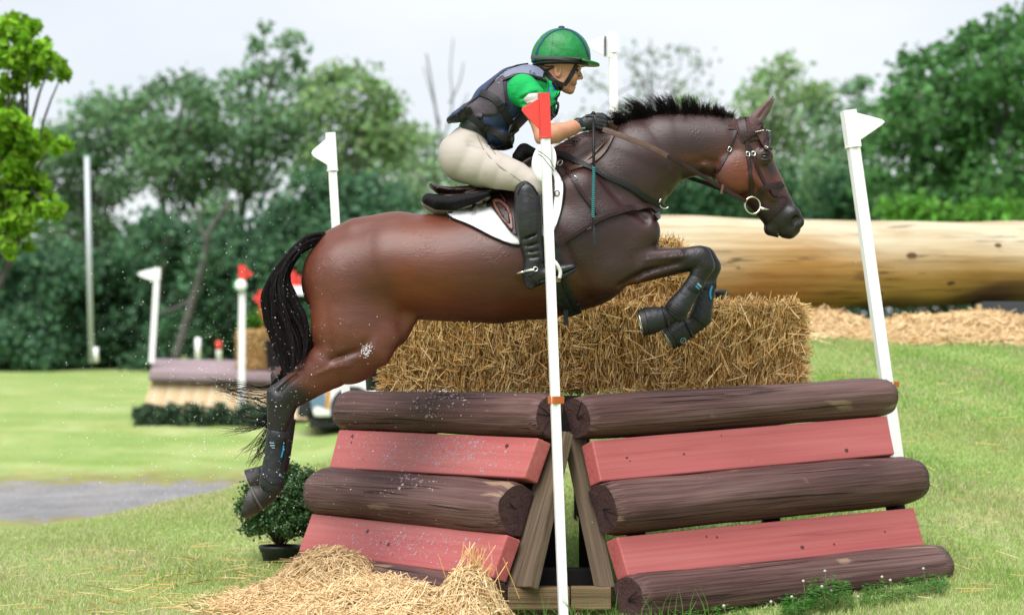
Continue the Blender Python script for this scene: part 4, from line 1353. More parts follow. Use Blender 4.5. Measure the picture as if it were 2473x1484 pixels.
def mane():
    r = np.random.default_rng(33)
    crest = [(1352, 384), (1385, 362), (1420, 340), (1460, 322), (1497, 305), (1540, 293), (1580, 285), (1630, 280), (1680, 278), (1730, 282), (1772, 290)]
    tips = [(-30, 8, 20), (-34, 4, 24), (-36, -2, 28), (-22, -10, 34), (-22, -24, 42), (-26, -40, 46), (-18, -46, 48), (-6, -46, 46), (6, -40, 42), (12, -28, 34), (6, -18, 22)]
    st, rad = [], []
    cl = np.sort(r.uniform(0, 10, 150))
    for j in range(3600):
        u = cl[r.integers(0, 150)] + r.normal(0, .06)
        u = min(max(u, 0), 9.999)
        i = int(u); t = u - i
        x = crest[i][0] * (1 - t) + crest[i + 1][0] * t; y = crest[i][1] * (1 - t) + crest[i + 1][1] * t
        tx = tips[i][0] * (1 - t) + tips[i + 1][0] * t; ty = tips[i][1] * (1 - t) + tips[i + 1][1] * t
        if i < 4 and r.random() < .3: continue
        L_ = r.uniform(.55, 1.12)
        ph = math.sin(u * 5.3) * 6 + math.sin(u * 13) * 4 - 8
        dy = r.normal(0, .012); tl = r.normal(0, .05)
        tx += ph + r.normal(0, 7); ty += r.normal(0, 5)
        p0 = hp(x + r.normal(0, 3), y + 6, dy)
        p1 = hp(x + tx * .35 * L_, y + ty * .5 * L_, dy + tl * .4)
        p2 = hp(x + tx * .75 * L_, y + ty * .85 * L_, dy + tl * .8)
        p3 = hp(x + tx * 1.15 * L_, y + ty * 1.03 * L_ + r.normal(0, 2), dy + tl)
        st.append(bez([p0, p1, p2, p3], 8)); rad.append(r.uniform(.0007, .0017))
    for j in range(2600):                 # dense short undergrowth of the mane
        u = r.uniform(1.5, 9.99); i = int(u); t = u - i
        x = crest[i][0] * (1 - t) + crest[i + 1][0] * t; y = crest[i][1] * (1 - t) + crest[i + 1][1] * t
        L_ = r.uniform(10, 24); dy = r.normal(0, .014); a_ = r.normal(-8, 5)
        p0 = hp(x + r.normal(0, 3), y + 7, dy)
        st.append(bez([p0, hp(x + a_ * .3, y - L_ * .4, dy), hp(x + a_, y - L_, dy + r.normal(0, .02))], 8)); rad.append(r.uniform(.0008, .0016))
    v, f, c = hair_mesh(st, rad, 6)
    off = np.array(rootloc(horse))
    link('mane', npmesh('mane', v - off, f, M_HAIR, True, cols=c), horse)
mane()
# chalk marks on the stifle
mb = MB(); rs = random.Random(3)
for _ in range(90):
    x, y = rs.gauss(886, 8), rs.gauss(848, 9)
    p, n_ = HS.hit(x, y)
    U = n_.orthogonal().normalized(); V = n_.cross(U); R_ = rs.uniform(.001, .0035)
    mb.prism([p + n_ * .0012 + U * math.cos(t) * R_ + V * math.sin(t) * R_ * rs.uniform(.5, 1) for t in [i * 1.0472 for i in range(6)]], -n_ * .003)
mb.build('foam_flecks', mat('foam', (.62, .62, .66), .6), horse, kind='stuff')
# ------------------------------------------------------------------ saddle and tack
M_PAD = mat('white_cotton', (.82, .82, .84), .8, bump=.15, bscale=160, spec=.2)
M_FLEECEB = mat('black_fleece', (.006, .006, .007), .95, (.012, .012, .013), 80, bump=.9, bscale=150, spec=.2)
M_FLEECEW = mat('cream_fleece', A('#d8d0bf', .45), .95, bump=.9, bscale=150)
M_LEATHER = mat('brown_leather', A('#4a2f2c', .42), .36, A('#301f1d', .42), 14, bump=.15, bscale=120, spec=.28)
M_LEATHERL = mat('tan_leather', A('#7a5846', .5), .42, A('#5d4033', .5), 20, bump=.15, bscale=120)
M_LEATHERT = mat('rust_edge', A('#8c5848', .5), .45)
M_BLACK = mat('black_strap', (.008, .008, .009), .5, bump=.15, bscale=150, spec=.3)
M_BLACKM = mat('black_neoprene', (.011, .012, .014), .45, (.017, .019, .022), 30, bump=.5, bscale=38, spec=.34)
M_GEM = mat('browband_crystal', (.55, .52, .44), .25, metal=.8)
M_BLUE = mat('blue_trim', A('#1f9fd6', .6), .4)
M_PALE = mat('pale_print', A('#9fc4cf', .5), .5)

pad = thing('saddle_pad', 'white saddle pad with black piping on the horse back', 'saddle pad', tuple(hp(1200, 500)))
pad_poly = [(1082, 518), (1092, 531), (1136, 547), (1189, 573), (1229, 588), (1253, 591), (1310, 588), (1339, 552), (1355, 508), (1363, 457), (1357, 428), (1336, 398), (1300, 396), (1200, 440), (1100, 470)]
HS.panel_obj('quilt', pad_poly, M_PAD, pad, off=.014, thick=.014, step=10)
mb = MB(); HS.strap(mb, [(1080, 522), (1092, 532), (1136, 548), (1189, 574.5), (1229, 589.5), (1253, 592.5), (1310, 590), (1340, 553), (1356.5, 508), (1364.5, 457), (1358, 427), (1336, 397)], .006, .011, .006, n=5)
mb.build('piping', M_BLACK, pad)
q, qn = HS.hit(1350, 469); mb = MB(); mb.ring(q + qn * .018, qn, .012, .003, n=14, k=5); mb.build('badge', mat('badge', (.10, .06, .02), .5), pad)
hpad = thing('half_pad', 'black fleece half pad with cream edge under the saddle cantle', 'half pad', tuple(hp(1100, 480)))
for nm, m_, dy_, wd in (('fleece_edge', M_FLEECEW, 5, -.025), ('fleece', M_FLEECEB, 0, .022)):
    F = Field((-.56, HY - .30, 1.72), (.02, HY + .30, 2.06), .0075)
    F.chain([hn(1036, 484 + dy_, 17, .12 + wd), hn(1060, 493 + dy_, 23, .17 + wd), hn(1098, 495 + dy_, 24, .20 + wd), hn(1142, 486 + dy_, 19, .215 + wd), hn(1180, 476 + dy_, 10, .22 + wd)], .015)
    field_obj(nm, F, m_, hpad, 1)
F = Field((.0, HY - .17, 2.02), (.14, HY + .17, 2.25), .008)
F.chain([hn(1252, 384, 18, .11), hn(1266, 366, 20, .11), hn(1284, 372, 16, .10)], .02)
field_obj('front_fleece', F, M_FLEECEB, hpad, 1)

sad = thing('saddle', 'brown leather jumping saddle under the rider', 'saddle', tuple(hp(1180, 460)))
F = Field((-.50, HY - .26, 1.82), (.20, HY + .26, 2.25), .0075)
F.chain([hn(1042, 449, 6, .13), hn(1060, 459, 9, .155), hn(1095, 464, 11, .165), hn(1140, 462, 14, .15), hn(1200, 442, 18, .12), hn(1250, 408, 20, .10), hn(1285, 386, 16, .09)], .012)
F.chain([hn(1075, 478, 11, .15), hn(1120, 478, 14, .16), hn(1180, 466, 20, .16), hn(1240, 440, 30, .15)], .014)
seat, SB_ = field_obj('seat', F, M_LEATHER, sad, 1)
mb = MB(); SS = Surf([SB_]); SS.strap(mb, [(1038, 456), (1060, 468), (1100, 474), (1150, 470), (1185, 460)], .006, .002, .0025); mb.build('cantle_piping', M_LEATHERT, sad)
HS.panel_obj('flap', [(1160, 462), (1195, 455), (1250, 440), (1318, 400), (1334, 410), (1346, 440), (1343, 480), (1318, 545), (1276, 580), (1240, 570), (1210, 535), (1182, 497)], M_LEATHER, sad, off=.034, thick=.012, step=10)
HS.panel_obj('knee_block', [(1196, 500), (1212, 498), (1234, 515), (1241, 545), (1238, 562), (1220, 545), (1203, 522)], M_LEATHERT, sad, off=.042, thick=.01, step=7)
HS.panel_obj('block_panel', [(1202, 507), (1214, 506), (1230, 521), (1235, 543), (1233, 551), (1219, 538), (1208, 520)], M_LEATHER, sad, off=.046, thick=.008, step=7)
mb = MB(); HS.strap(mb, [(1146, 470), (1172, 487), (1190, 482), (1206, 462)], .012, .046, .003); HS.strap(mb, [(1172, 487), (1155, 507), (1140, 529)], .014, .046, .003); mb.build('billet_strap', M_LEATHER, sad)
mb = MB(); HS.strap(mb, [(1216, 462), (1217, 485), (1228, 505)], .004, .047, .002); mb.build('seam', M_LEATHERL, sad)
# girth with belly guard
mb = MB(); HS.strap(mb, [(1322, 570), (1336, 640), (1352, 690), (1370, 730), (1384, 752)], [.085] * 99, .012, .01); mb.build('girth', M_BLACKM, sad)
mb = MB(); HS.strap(mb, [(1350, 650), (1362, 690), (1384, 728), (1402, 757)], .022, .022, .006); mb.build('girth_edge', M_BLACK, sad)
mb = MB(); a = P(1366, 748, 10.30); mb.strap([a, P(1367, 785, 10.30)], [Vector((0, -1, 0))] * 2, .022, .003); mb.build('loose_strap', M_BLACK, sad)
mb = MB(); mb.tube([P(1318, 470, 10.12), P(1320, 560, 10.10), P(1326, 640, 10.11)], .010, 6, flat=.4); mb.build('stirrup_leather', M_LEATHER, sad)
st = MB()
st.tube(catmull([P(1326, 622, 10.12), P(1342, 634, 10.09), P(1353, 655, 10.09), P(1351, 672, 10.09)], 5), .0085, 8)
st.tube(catmull([P(1326, 622, 10.12), P(1322, 640, 10.20), P(1330, 662, 10.23), P(1343, 678, 10.22)], 5), .0085, 8)
so = st.build('stirrup_iron', mat('stirrup_grey', (.62, .61, .57), .4), sad)
mb = MB(); mb.hexa([P(1330, 668, 10.09), P(1354, 668, 10.09), P(1354, 680, 10.09), P(1332, 684, 10.09)], [P(1330, 666, 10.22), P(1354, 664, 10.22), P(1354, 676, 10.22), P(1332, 680, 10.22)]); mb.build('tread', mat('stirrup_tread', A('#7d6c4e', .5), .6), so)

bp = thing('breastplate', 'brown and black breastplate straps across the horse chest', 'breastplate', tuple(hp(1480, 480)))
mb = MB(); HS.strap(mb, [(1338, 592), (1370, 573), (1416, 546), (1450, 526), (1490, 513), (1540, 505), (1572, 508), (1590, 519)], .034, .022, .006); mb.build('chest_strap', M_LEATHER, bp)
mb = MB(); HS.strap(mb, [(1344, 372), (1371, 381), (1429, 409), (1480, 432), (1527, 455), (1573, 486), (1598, 497)], .028, .013, .004); mb.build('elastic_strap', M_BLACK, bp)
mb = MB(); HS.strap(mb, [(1362, 400), (1384, 432), (1408, 470), (1449, 524)], .019, .014, .003); mb.build('shoulder_strap', M_LEATHER, bp)
mb = MB(); q, n_ = HS.hit(1594, 488); mb.ring(q + n_ * .012 + Vector((.012, 0, 0)), Vector((.3, -1, 0)), .026, .004, a0=-1.7, a1=1.7); mb.build('chest_ring', M_STEEL, bp)
mb = MB(); q, n_ = HS.hit(1356, 396); mb.ring(q + n_ * .012, n_, .014, .003); mb.build('shoulder_ring', M_STEEL, bp)
def buckle(S, parent, x, y, w, h, ang, off=.009, m=None):
    q, n_ = S.hit(x, y); u = (Vector((math.cos(ang), 0, -math.sin(ang)))); u = (u - n_ * u.dot(n_)).normalized(); v = n_.cross(u)
    c = q + n_ * off; mb = MB()
    mb.tube([c + u * w + v * h, c - u * w + v * h, c - u * w - v * h, c + u * w - v * h, c + u * w + v * h], .0028, 5)
    mb.build('buckle', m or M_STEEL, parent)
buckle(HS, bp, 1387, 433, .009, .012, .9); buckle(HS, bp, 1418, 545, .010, .017, -.5)

br = thing('bridle', 'dark brown bridle with jewelled browband and reins', 'bridle', tuple(hp(1805, 400)))
def hst(name, pts, w, m=M_LEATHER, off=.004, t=.0035, n=6):
    mb = MB(); HS.strap(mb, pts, w, off, t, n); return mb.build(name, m, br)
hst('headpiece', [(1790, 281), (1792, 300), (1797, 322), (1804, 338)], .036, off=.012)
hst('cheekpiece', [(1803, 332), (1807, 373), (1811, 408), (1814, 440), (1815, 472)], .020, off=.006)
hst('noseband_strap', [(1806, 345), (1819, 374), (1830, 408), (1851, 452)], .016, off=.005)
hst('throatlash', [(1787, 296), (1761, 362), (1744, 396), (1725, 430)], .015, off=.004)
hst('browband', [(1800, 331), (1824, 321), (1847, 316), (1862, 325), (1868, 335)], .022, off=.014)
mb = MB()
for i in range(15):
    t = i / 14; x = 1822 + 44 * t; y = 321 - 5 * math.sin(t * 2.4) + 8 * t * t
    q, n_ = HS.hit(x, y); mb.ball(q + n_ * .019, .0038, nu=8, nv=5)
mb.build('crystals', M_GEM, br, kind='stuff')
hst('noseband', [(1828, 476), (1836, 464), (1849, 454), (1876, 447), (1900, 447), (1914, 452)], .030, off=.009, t=.005)
hst('flash_strap', [(1914, 461), (1889, 499), (1862, 523), (1848, 538)], .014)
for x, y, a in ((1806, 373, .1), (1820, 372, .1), (1761, 361, .5), (1866, 449, 1.4)): buckle(HS, br, x, y, .008, .010, a, .010)
q, n_ = HS.hit(1819, 492); c = q + n_ * .018; c.y = min(c.y, HY - .085)
mb = MB(); mb.ring(c, Vector((.15, -1, .1)), .041, .005, n=22, k=8, sx=.92, ref=(1, 0, 0)); bit = mb.build('bit_ring', mat('bit_metal', (.55, .50, .38), .25, metal=1), br)
mb = MB(); mb.tube([c + Vector((.034, 0, -.014)), P(1858, 506, c.y + .01)], [.009, .004], 8); mb.build('bit_cheek', M_STEEL, bit)
# reins
def free(name, pts, w, m, parent=br, nrm=Vector((0, -1, .1))):
    mb = MB(); pp = catmull([P(*p) for p in pts], 6); mb.strap(pp, [nrm.normalized()] * len(pp), w, .003); return mb.build(name, m, parent)
free('rein', [(1456, 312, 10.30), (1520, 335, 10.29), (1579, 359, 10.29), (1614, 378, 10.30)], .026, M_LEATHERL)
free('rein', [(1612, 377, 10.298), (1660, 403, 10.32), (1746, 455, 10.37), (1802, 486, 10.40)], .019, M_LEATHER)
free('rein', [(1660, 427, 10.66), (1730, 452, 10.64), (1800, 482, 10.60)], .020, M_BLACK)
free('rein_stop', [(1746, 446, 10.36), (1742, 468, 10.36)], .012, M_LEATHERL)
mb = MB(); HS.strap(mb, [(1486, 310), (1472, 345), (1448, 378), (1410, 401), (1371, 416)], .022, .010, .004); mb.build('rein_loop', M_LEATHERL, br)
mb = MB(); HS.strap(mb, [(1466, 338), (1444, 360), (1412, 390), (1374, 412)], .018, .006, .004); mb.build('rein_loop', M_LEATHERL, br)
free('rein_loop', [(1452, 300, 10.34), (1470, 296, 10.37), (1482, 306, 10.40), (1486, 316, 10.42)], .02, M_LEATHERL)

bon = thing('ear_bonnet', 'brown crocheted ear bonnet on the horse head', 'ear bonnet', tuple(hp(1820, 300)))
M_BON = mat('bonnet_crochet', A('#6f4a48', .5), .9, A('#4a302e', .5), 110, bump=.9, bscale=140)
M_EAR = mat('bonnet_ear', A('#6b4644', .5), .6, sheen=.3, bump=.2, bscale=120)
HS.panel_obj('crown', [(1770, 283), (1792, 279), (1824, 290), (1848, 303), (1863, 325), (1872, 345), (1884, 375), (1890, 397), (1879, 391), (1864, 366), (1848, 348), (1828, 339), (1804, 344), (1792, 344), (1780, 318), (1773, 300)], M_BON, bon, off=.008, thick=.008, step=7)
for s in (-1, 1):
    d = s * .048; k = 0 if s < 0 else 1
    F = Field(tuple(hp(1790, 325, d) - Vector((0, .05, 0))), tuple(hp(1890, 215, d) + Vector((0, .05, 0))), .005)
    F.chain([hn(1818 + 3 * k, 304, 15, .022, d), hn(1826 + 3 * k, 288, 17, .024, d), hn(1846 + 4 * k, 261 + 4 * k, 11, .018, d), hn(1868 + 3 * k, 232 + 5 * k, 2, .004, d)], .01)
    F.chain([hn(1834 + 4 * k, 284, 4, .012, d - .024 * s * -1), hn(1858 + 4 * k, 250 + 5 * k, 3, .008, d - .016 * s * -1)], .01, 'sub')
    field_obj('ear', F, M_EAR, bon, 1)

# leg boots
def rings(nodes, d, m, name, parent, flat=.82, n=22):
    mb = MB(); mb.tube([hp(x, y, d) for x, y, r in nodes], [r * (HY + d) / FPX for *_, r in nodes], n, flat=flat); return mb.build(name, m, parent, bevel=.004)
def boot(label, nodes, d, strap_pts, trims):
    t = thing('tendon_boot', label, 'horse boot', tuple(hp(nodes[-1][0], nodes[-1][1], d)), 'black horse boots')
    o = rings(nodes, d, M_BLACKM, 'shell', t)
    dg = bpy.context.evaluated_depsgraph_get()
    rl = rootloc(t)
    bv = BVHTree.FromPolygons([Vector(v.co) + rl for v in o.data.vertices], [list(p.vertices) for p in o.data.polygons])
    S = Surf([bv])
    for pts in strap_pts:
        mb = MB(); S.strap(mb, pts, .026, .003, .003); mb.build('strap', M_BLACK, t)
    for pts, w, m in trims:
        mb = MB(); S.strap(mb, pts, w, .005, .002); mb.build('trim', m, t)
    return t, S
boot('tall black boot on the near hind leg with blue piping', [(671, 1040, 27), (668, 1060, 26), (663, 1100, 25), (657, 1140, 27), (657, 1165, 31), (656, 1184, 27)], -.13,
     [[(650, 1062), (668, 1070), (690, 1058)], [(640, 1150), (660, 1162), (684, 1158)]],
     [([(684, 1074), (682, 1088), (678, 1104)], .007, M_BLUE), ([(690, 1060), (686, 1100), (676, 1150)], .005, M_BLACK), ([(652, 1068), (663, 1069)], .005, M_PALE), ([(654, 1074), (664, 1075)], .005, M_PALE), ([(657, 1080), (664, 1081)], .004, M_PALE), ([(673, 1146), (678, 1147)], .012, M_PALE)])
boot('black boot on the far hind leg, mostly hidden', [(690, 1010, 25), (686, 1060, 22), (678, 1105, 23), (668, 1132, 27)], .13, [], [])
boot('black boot on the near foreleg with ribbed fetlock guard', [(1686, 672, 23), (1676, 688, 23), (1658, 714, 24), (1642, 736, 28), (1630, 754, 30), (1622, 764, 26)], -.12,
     [[(1664, 690), (1684, 700), (1694, 706)], [(1610, 728), (1632, 742), (1654, 756)]],
     [([(1684, 684), (1692, 692)], .010, M_PALE), ([(1680, 690), (1687, 697)], .008, M_BLUE), ([(1610, 740), (1630, 754), (1644, 762)], .006, M_BLACK)])
boot('black boot on the far foreleg with a blue crescent', [(1711, 672, 21), (1706, 700, 22), (1698, 738, 23), (1692, 766, 28), (1684, 776, 25)], .12,
     [[(1692, 690), (1712, 692), (1728, 690)]], [([(1719, 690), (1715, 702), (1714, 712), (1716, 722)], .010, M_BLUE)])
def bell(label, nodes, d, mark=None):
    t = thing('bell_boot', label, 'bell boot', tuple(hp(nodes[-1][0], nodes[-1][1], d)), 'black bell boots')
    o = rings(nodes, d, M_BLACKM, 'shell', t, flat=.95)
    mb = MB(); a, b = hp(*nodes[0][:2], d), hp(*nodes[1][:2], d); mb.ring(a.lerp(b, .3), b - a, nodes[0][2] * 1.06 * HY / FPX, .006, n=20); mb.build('collar', M_BLACK, t)
    if mark:
        q = hp(*mark, d - .068); mb = MB(); mb.ring(q, Vector((.2, -1, -.2)), .013, .0022, n=14, k=4); mb.tube([q + Vector((-.009, 0, -.009)), q + Vector((.009, 0, .009))], .002, 4); mb.build('logo', M_PALE, t)
bell('bell boot on the near front hoof, sole showing', [(1612, 763, 24), (1590, 769, 30), (1574, 773, 33), (1560, 776, 35)], -.12)
bell('bell boot on the far front hoof with round pale mark', [(1664, 788, 24), (1648, 796, 29), (1634, 804, 31), (1622, 812, 33)], .12, (1650, 822))

# ------------------------------------------------------------------ the rider
M_SKIN = mat('skin', A('#f0b494', .56), .5, A('#e09a78', .54), 20, sss=.12, spec=.3, bump=.06, bscale=140)
M_GREEN = mat('green_shirt', A('#27cf70', .56), .8, A('#1fbf62', .52), 6, bump=.9, bscale=9, bstretch=(1, 1, 1.8), spec=.15, bdist=.02)
M_SILK = mat('green_silk', A('#149a4a', .58), .45, A('#0c8038', .5), 9, bump=.7, bscale=13, spec=.35, bdist=.016)
M_NAVY = mat('navy_vest', A('#26406c', .5), .6, bump=.35, bscale=18, bdist=.012)
M_PLUM = mat('plum_panel', A('#4d424c', .5), .65, bump=.25, bscale=60)
M_LAV = mat('grey_blue_panel', A('#8c93ac', .5), .6, bump=.25, bscale=60)
M_BREECH = mat('beige_breeches', A('#ddd2c6', .5), .75, bump=.30, bscale=7, bstretch=(.8, 1, 1.9), spec=.15, bdist=.016)
M_BOOT = mat('black_boot', (.008, .0085, .010), .36, (.016, .017, .019), 9, bump=.55, bscale=14, bstretch=(.6, .6, 1.5), spec=.5, bdist=.012)
M_HAIRB = mat('brown_hair', A('#5e3d28', .5), .55, A('#3a2416', .5), 30, (1, 1, .2))
person = thing('person', 'person in green helmet, beige breeches and dark vest crouching over the horse', 'person', tuple(hp(1120, 440)))
HD = 0.0
F = Field(tuple(hp(1235, 360) - Vector((0, .36, 0))), tuple(hp(1470, 50) + Vector((0, .36, 0))), .0045)
# head
F.chain([hn(1346, 146, 60, .078)], .01)
F.chain([hn(1362, 168, 36, .066), hn(1366, 190, 28, .058), hn(1369, 206, 18, .042)], .012)
F.chain([hn(1394, 158, 8, .04)], .022)                                  # brow
F.chain([hn(1396, 170, 4.5, .007), hn(1401, 180, 5, .009), hn(1404, 188, 5, .011)], .008)       # nose
for s in (-1, 1):
    F.chain([hn(1399, 190, 3.5, .008, s * .012)], .006)                 # nostril wing
    F.chain([hn(1380, 186, 13, .022, s * .032)], .024)                  # cheekbone
    F.chain([hn(1341, 196, 10, .014, s * .056), hn(1362, 211, 9, .018, s * .036), hn(1376, 218, 8, .014, s * .014)], .022)   # jaw
    F.chain([hn(1393, 171, 5, .012, s * .038)], .012, 'sub')            # eye socket
F.chain([hn(1389, 202, 4.2, .020)], .006); F.chain([hn(1386, 211, 4.5, .018)], .006)
F.chain([hn(1394, 206.5, 1.6, .024)], .003, 'sub')
F.chain([hn(1379, 219, 7.5, .017)], .010)
# neck
F.chain([hn(1328, 190, 34, .055), hn(1306, 220, 38, .065), hn(1288, 240, 40, .08)], .02)
# arms
for s in (-1, 1):
    sh, el, wr = hp(1281, 222, s * .175), hp(1314 if s < 0 else 1318, 330, s * .25), hp(1404, 302, -.155 if s < 0 else .03)
    hd = hp(1414, 298, -.16 if s < 0 else .03)
    F.path([sh, sh.lerp(el, .5), el, el.lerp(wr, .3), el.lerp(wr, .75), wr, hd], [.046, .046, .043, .045, .034, .026, .022], .014)
skin, SKB = field_obj('body', F, M_SKIN, person, 1)
SK = Surf([SKB])
F = Field(tuple(hp(1330, 192) - Vector((0, .10, 0))), tuple(hp(1362, 150) + Vector((0, -.04, 0))), .003)
F.chain([hn(1346, 180, 8, .010, -.066), hn(1347, 166, 10.5, .012, -.068)], .006)
F.chain([hn(1349, 173, 4, .012, -.078), hn(1349, 166, 5, .011, -.080)], .005, 'sub')
field_obj('ear', F, M_SKIN, person, 1)
mb = MB(); q, n_ = SK.hit(1392, 171); mb.ball(q + Vector((-.004, .006, 0)), .0115, nu=12, nv=8); e_ = mb.build('eye', mat('eye_white', (.62, .58, .55), .2), person)
mb = MB(); mb.ball(q + Vector((.0022, .0022, 0)), .0082, nu=10, nv=7); mb.build('iris', mat('iris', (.03, .02, .014), .15), e_)
mb = MB(); SK.strap(mb, [(1387, 162), (1393, 159), (1399, 161)], .005, .002, .002); mb.build('eyebrow', M_HAIRB, person)
mb = MB(); SK.strap(mb, [(1387.5, 168), (1392, 166.5), (1397, 168)], .0035, .003, .002); mb.build('eyelash', M_HAIRB, person)
mb = MB(); SK.strap(mb, [(1383, 205), (1389, 204), (1393, 204)], .004, .0015, .0015); mb.build('lips', mat('lips', A('#b5604f', .5), .45), person)
F = Field(tuple(hp(1278, 200) - Vector((0, .11, 0))), tuple(hp(1350, 140) + Vector((0, .11, 0))), .005)
F.chain([hn(1302, 158, 12, .06), hn(1318, 170, 14, .072), hn(1335, 166, 9, .080)], .012)
field_obj('hair', F, M_HAIRB, person, 1)

# clothes
F = Field(tuple(hp(1085, 395) - Vector((0, .34, 0))), tuple(hp(1375, 140) + Vector((0, .34, 0))), .006)
F.chain([hn(1150, 318, 44, .155), hn(1180, 286, 58, .165), hn(1240, 236, 60, .185), hn(1285, 212, 42, .16)], .02)
F.chain([hn(1300, 216, 34, .10), hn(1322, 215, 24, .075)], .02)
F.chain([hn(1318, 240, 26, .11), hn(1330, 268, 14, .08)], .025)
for s in (-1, 1):
    F.chain([hn(1262, 218, 40, .064, s * .165), hn(1286, 238, 34, .072, s * .19), hn(1295, 262, 30, .07, s * .208), hn(1302, 284, 27, .068, s * .222)], .018)
    # folds
    for a, b in (((1258, 238), (1300, 222)), ((1254, 252), (1298, 244)), ((1262, 268), (1304, 262))):
        F.chain([hn(a[0], a[1], 2.5, .02, s * .235), hn(b[0], b[1], 2.5, .02, s * .262)], .02, 'sub')
F.half(tuple(hp(1302, 284, -.2)), tuple(Vector((.42, -.25, -.87)).normalized()) if False else (.25, 0, -.97))
shirt, SHB = field_obj('shirt', F, M_GREEN, person, 1)
SH = Surf([SHB])
mb = MB()
v, f = SH.panel([(1322, 196), (1340, 206), (1352, 246), (1336, 256), (1326, 232)], step=7, off=.012, thick=.006, curve=False); mb.add(v, f, 0, True)
mb.build('collar', M_GREEN, person)
F = Field(tuple(hp(1060, 385) - Vector((0, .30, 0))), tuple(hp(1350, 130) + Vector((0, .30, 0))), .006)
F.chain([hn(1178, 292, 62, .170), hn(1205, 262, 70, .190), hn(1246, 226, 66, .195), hn(1276, 204, 46, .17)], .02)
F.chain([hn(1176, 262, 30, .15), hn(1130, 272, 22, .15), hn(1100, 283, 12, .13), hn(1083, 291, 5, .10)], .02)
F.chain([hn(1190, 330, 34, .15), hn(1215, 335, 28, .15)], .02)
F.chain([hn(1318, 245, 22, .12), hn(1326, 280, 12, .10)], .03)
F.chain([hn(1300, 190, 20, .11)], .02)
F.chain([hn(1312, 196, 22, .075)], .01, 'sub')
for s in (-1, 1):      # armholes
    F.chain([hn(1268, 226, 42, .06, s * .215), hn(1296, 250, 42, .06, s * .23)], .012, 'sub')
vest, VB = field_obj('vest', F, M_NAVY, person, 1)
VS = Surf([VB])
VS.panel_obj('back_panel', [(1084, 291), (1122, 262), (1160, 236), (1190, 205), (1214, 184), (1222, 196), (1220, 215), (1222, 240), (1214, 262), (1196, 276), (1168, 280), (1140, 282), (1105, 296)], M_PLUM, person, off=.006, thick=.008, step=8)
VS.panel_obj('shoulder_panel', [(1196, 196), (1222, 174), (1250, 164), (1278, 160), (1300, 166), (1318, 182), (1326, 198), (1312, 192), (1290, 184), (1262, 180), (1236, 184), (1218, 194), (1204, 206)], M_LAV, person, off=.007, thick=.008, step=8)
mb = MB()
for pts in ([(1084, 293), (1125, 259), (1162, 232), (1192, 200), (1216, 178), (1246, 163), (1276, 158)], [(1100, 299), (1140, 285), (1166, 283)], [(1216, 196), (1240, 186), (1264, 182), (1292, 187), (1316, 198)], [(1220, 200), (1222, 240), (1228, 256)], [(1172, 345), (1200, 352), (1230, 342), (1258, 325), (1280, 300)]):
    VS.strap(mb, pts, .012, .008, .004)
mb.build('vest_binding', M_BLACK, person, kind='stuff')
for pts, w in (([(1128, 262), (1142, 285), (1170, 305), (1200, 322), (1222, 332)], .036), ([(1164, 226), (1190, 236), (1206, 252), (1226, 285), (1244, 314)], .034), ([(1206, 320), (1222, 342), (1234, 358)], .034)):
    mb = MB(); VS.strap(mb, pts, w, .012, .004); mb.build('vest_strap', M_BLACK, person)
for x, y, a in ((1172, 304, .8), (1210, 258, .9)): buckle(VS, person, x, y, .012, .020, a, .018, M_BLACK)
VS.panel_obj('bib', [(1228, 326), (1234, 350), (1262, 340), (1288, 322), (1284, 306), (1258, 314)], mat('grey_bib', A('#b8b3a6', .5), .8, A('#7d766a', .5), 18), person, off=.006, thick=.006, step=8)
SH.panel_obj('arm_band', [(1269, 240), (1282, 232), (1302, 231), (1302, 252), (1284, 251), (1274, 253)], mat('arm_band', A('#dcdcd2', .5), .5), person, off=.014, thick=.010, step=5)
SH.panel_obj('shoulder_patch', [(1326, 206), (1338, 214), (1342, 240), (1336, 252), (1326, 240), (1322, 222)], mat('blue_patch', A('#2a5fd0', .5), .6), person, off=.010, thick=.004, step=7)
mb = MB(); SH.strap(mb, [(1330, 202), (1344, 226), (1340, 256), (1334, 282)], .016, .018, .004); mb.build('vest_zip', M_BLACK, person)

# breeches
F = Field(tuple(hp(1045, 500) - Vector((0, .42, 0))), tuple(hp(1320, 285) + Vector((0, .42, 0))), .0065)
F.chain([hn(1119, 374, 61, .165), hn(1152, 326, 46, .155)], .03)
for s in (-1, 1):
    F.chain([hn(1122, 384, 58, .115, s * .085), hn(1165, 402, 52, .105, s * .14), hn(1205, 414, 44, .09, s * .205), hn(1246, 426, 37, .075, s * .27), hn(1282, 442, 28, .062, s * .31), hn(1284, 458, 26, .058, s * .318)], .03)
    for a, b in (((1132, 330), (1166, 340)), ((1130, 342), (1172, 352)), ((1134, 352), (1166, 362)), ((1168, 372), (1200, 384))):
        F.chain([hn(a[0], a[1], 1.7, .013, s * .180), hn(b[0], b[1], 1.2, .010, s * .196)], .022, 'sub')
F.chain([hn(1085, 430, 3, .02), hn(1060, 380, 3, .02)], .03, 'sub')
F.half(tuple(hp(1155, 305)), (.12, 0, .99) if False else tuple(Vector((-.10, 0, 1)).normalized() * 1.0))
brc, BRB = field_obj('breeches', F, M_BREECH, person, 2)
BS = Surf([BRB, SHB])
mb = MB(); BS.strap(mb, [(1118, 300), (1140, 305), (1165, 318), (1186, 340), (1196, 358)], .036, .004, .004); mb.build('belt', M_BLACK, person)
mb = MB(); Surf([BRB]).strap(mb, [(1174, 352), (1190, 364), (1196, 372)], .006, .002, .002); mb.build('pocket_seam', M_FLEECEW, person)
mb = MB(); Surf([BRB]).strap(mb, [(1150, 320), (1168, 360), (1200, 396), (1240, 424), (1262, 440)], .004, .001, .0015); mb.build('side_seam', mat('seam_thread', A('#b9ac98', .45), .8), person)
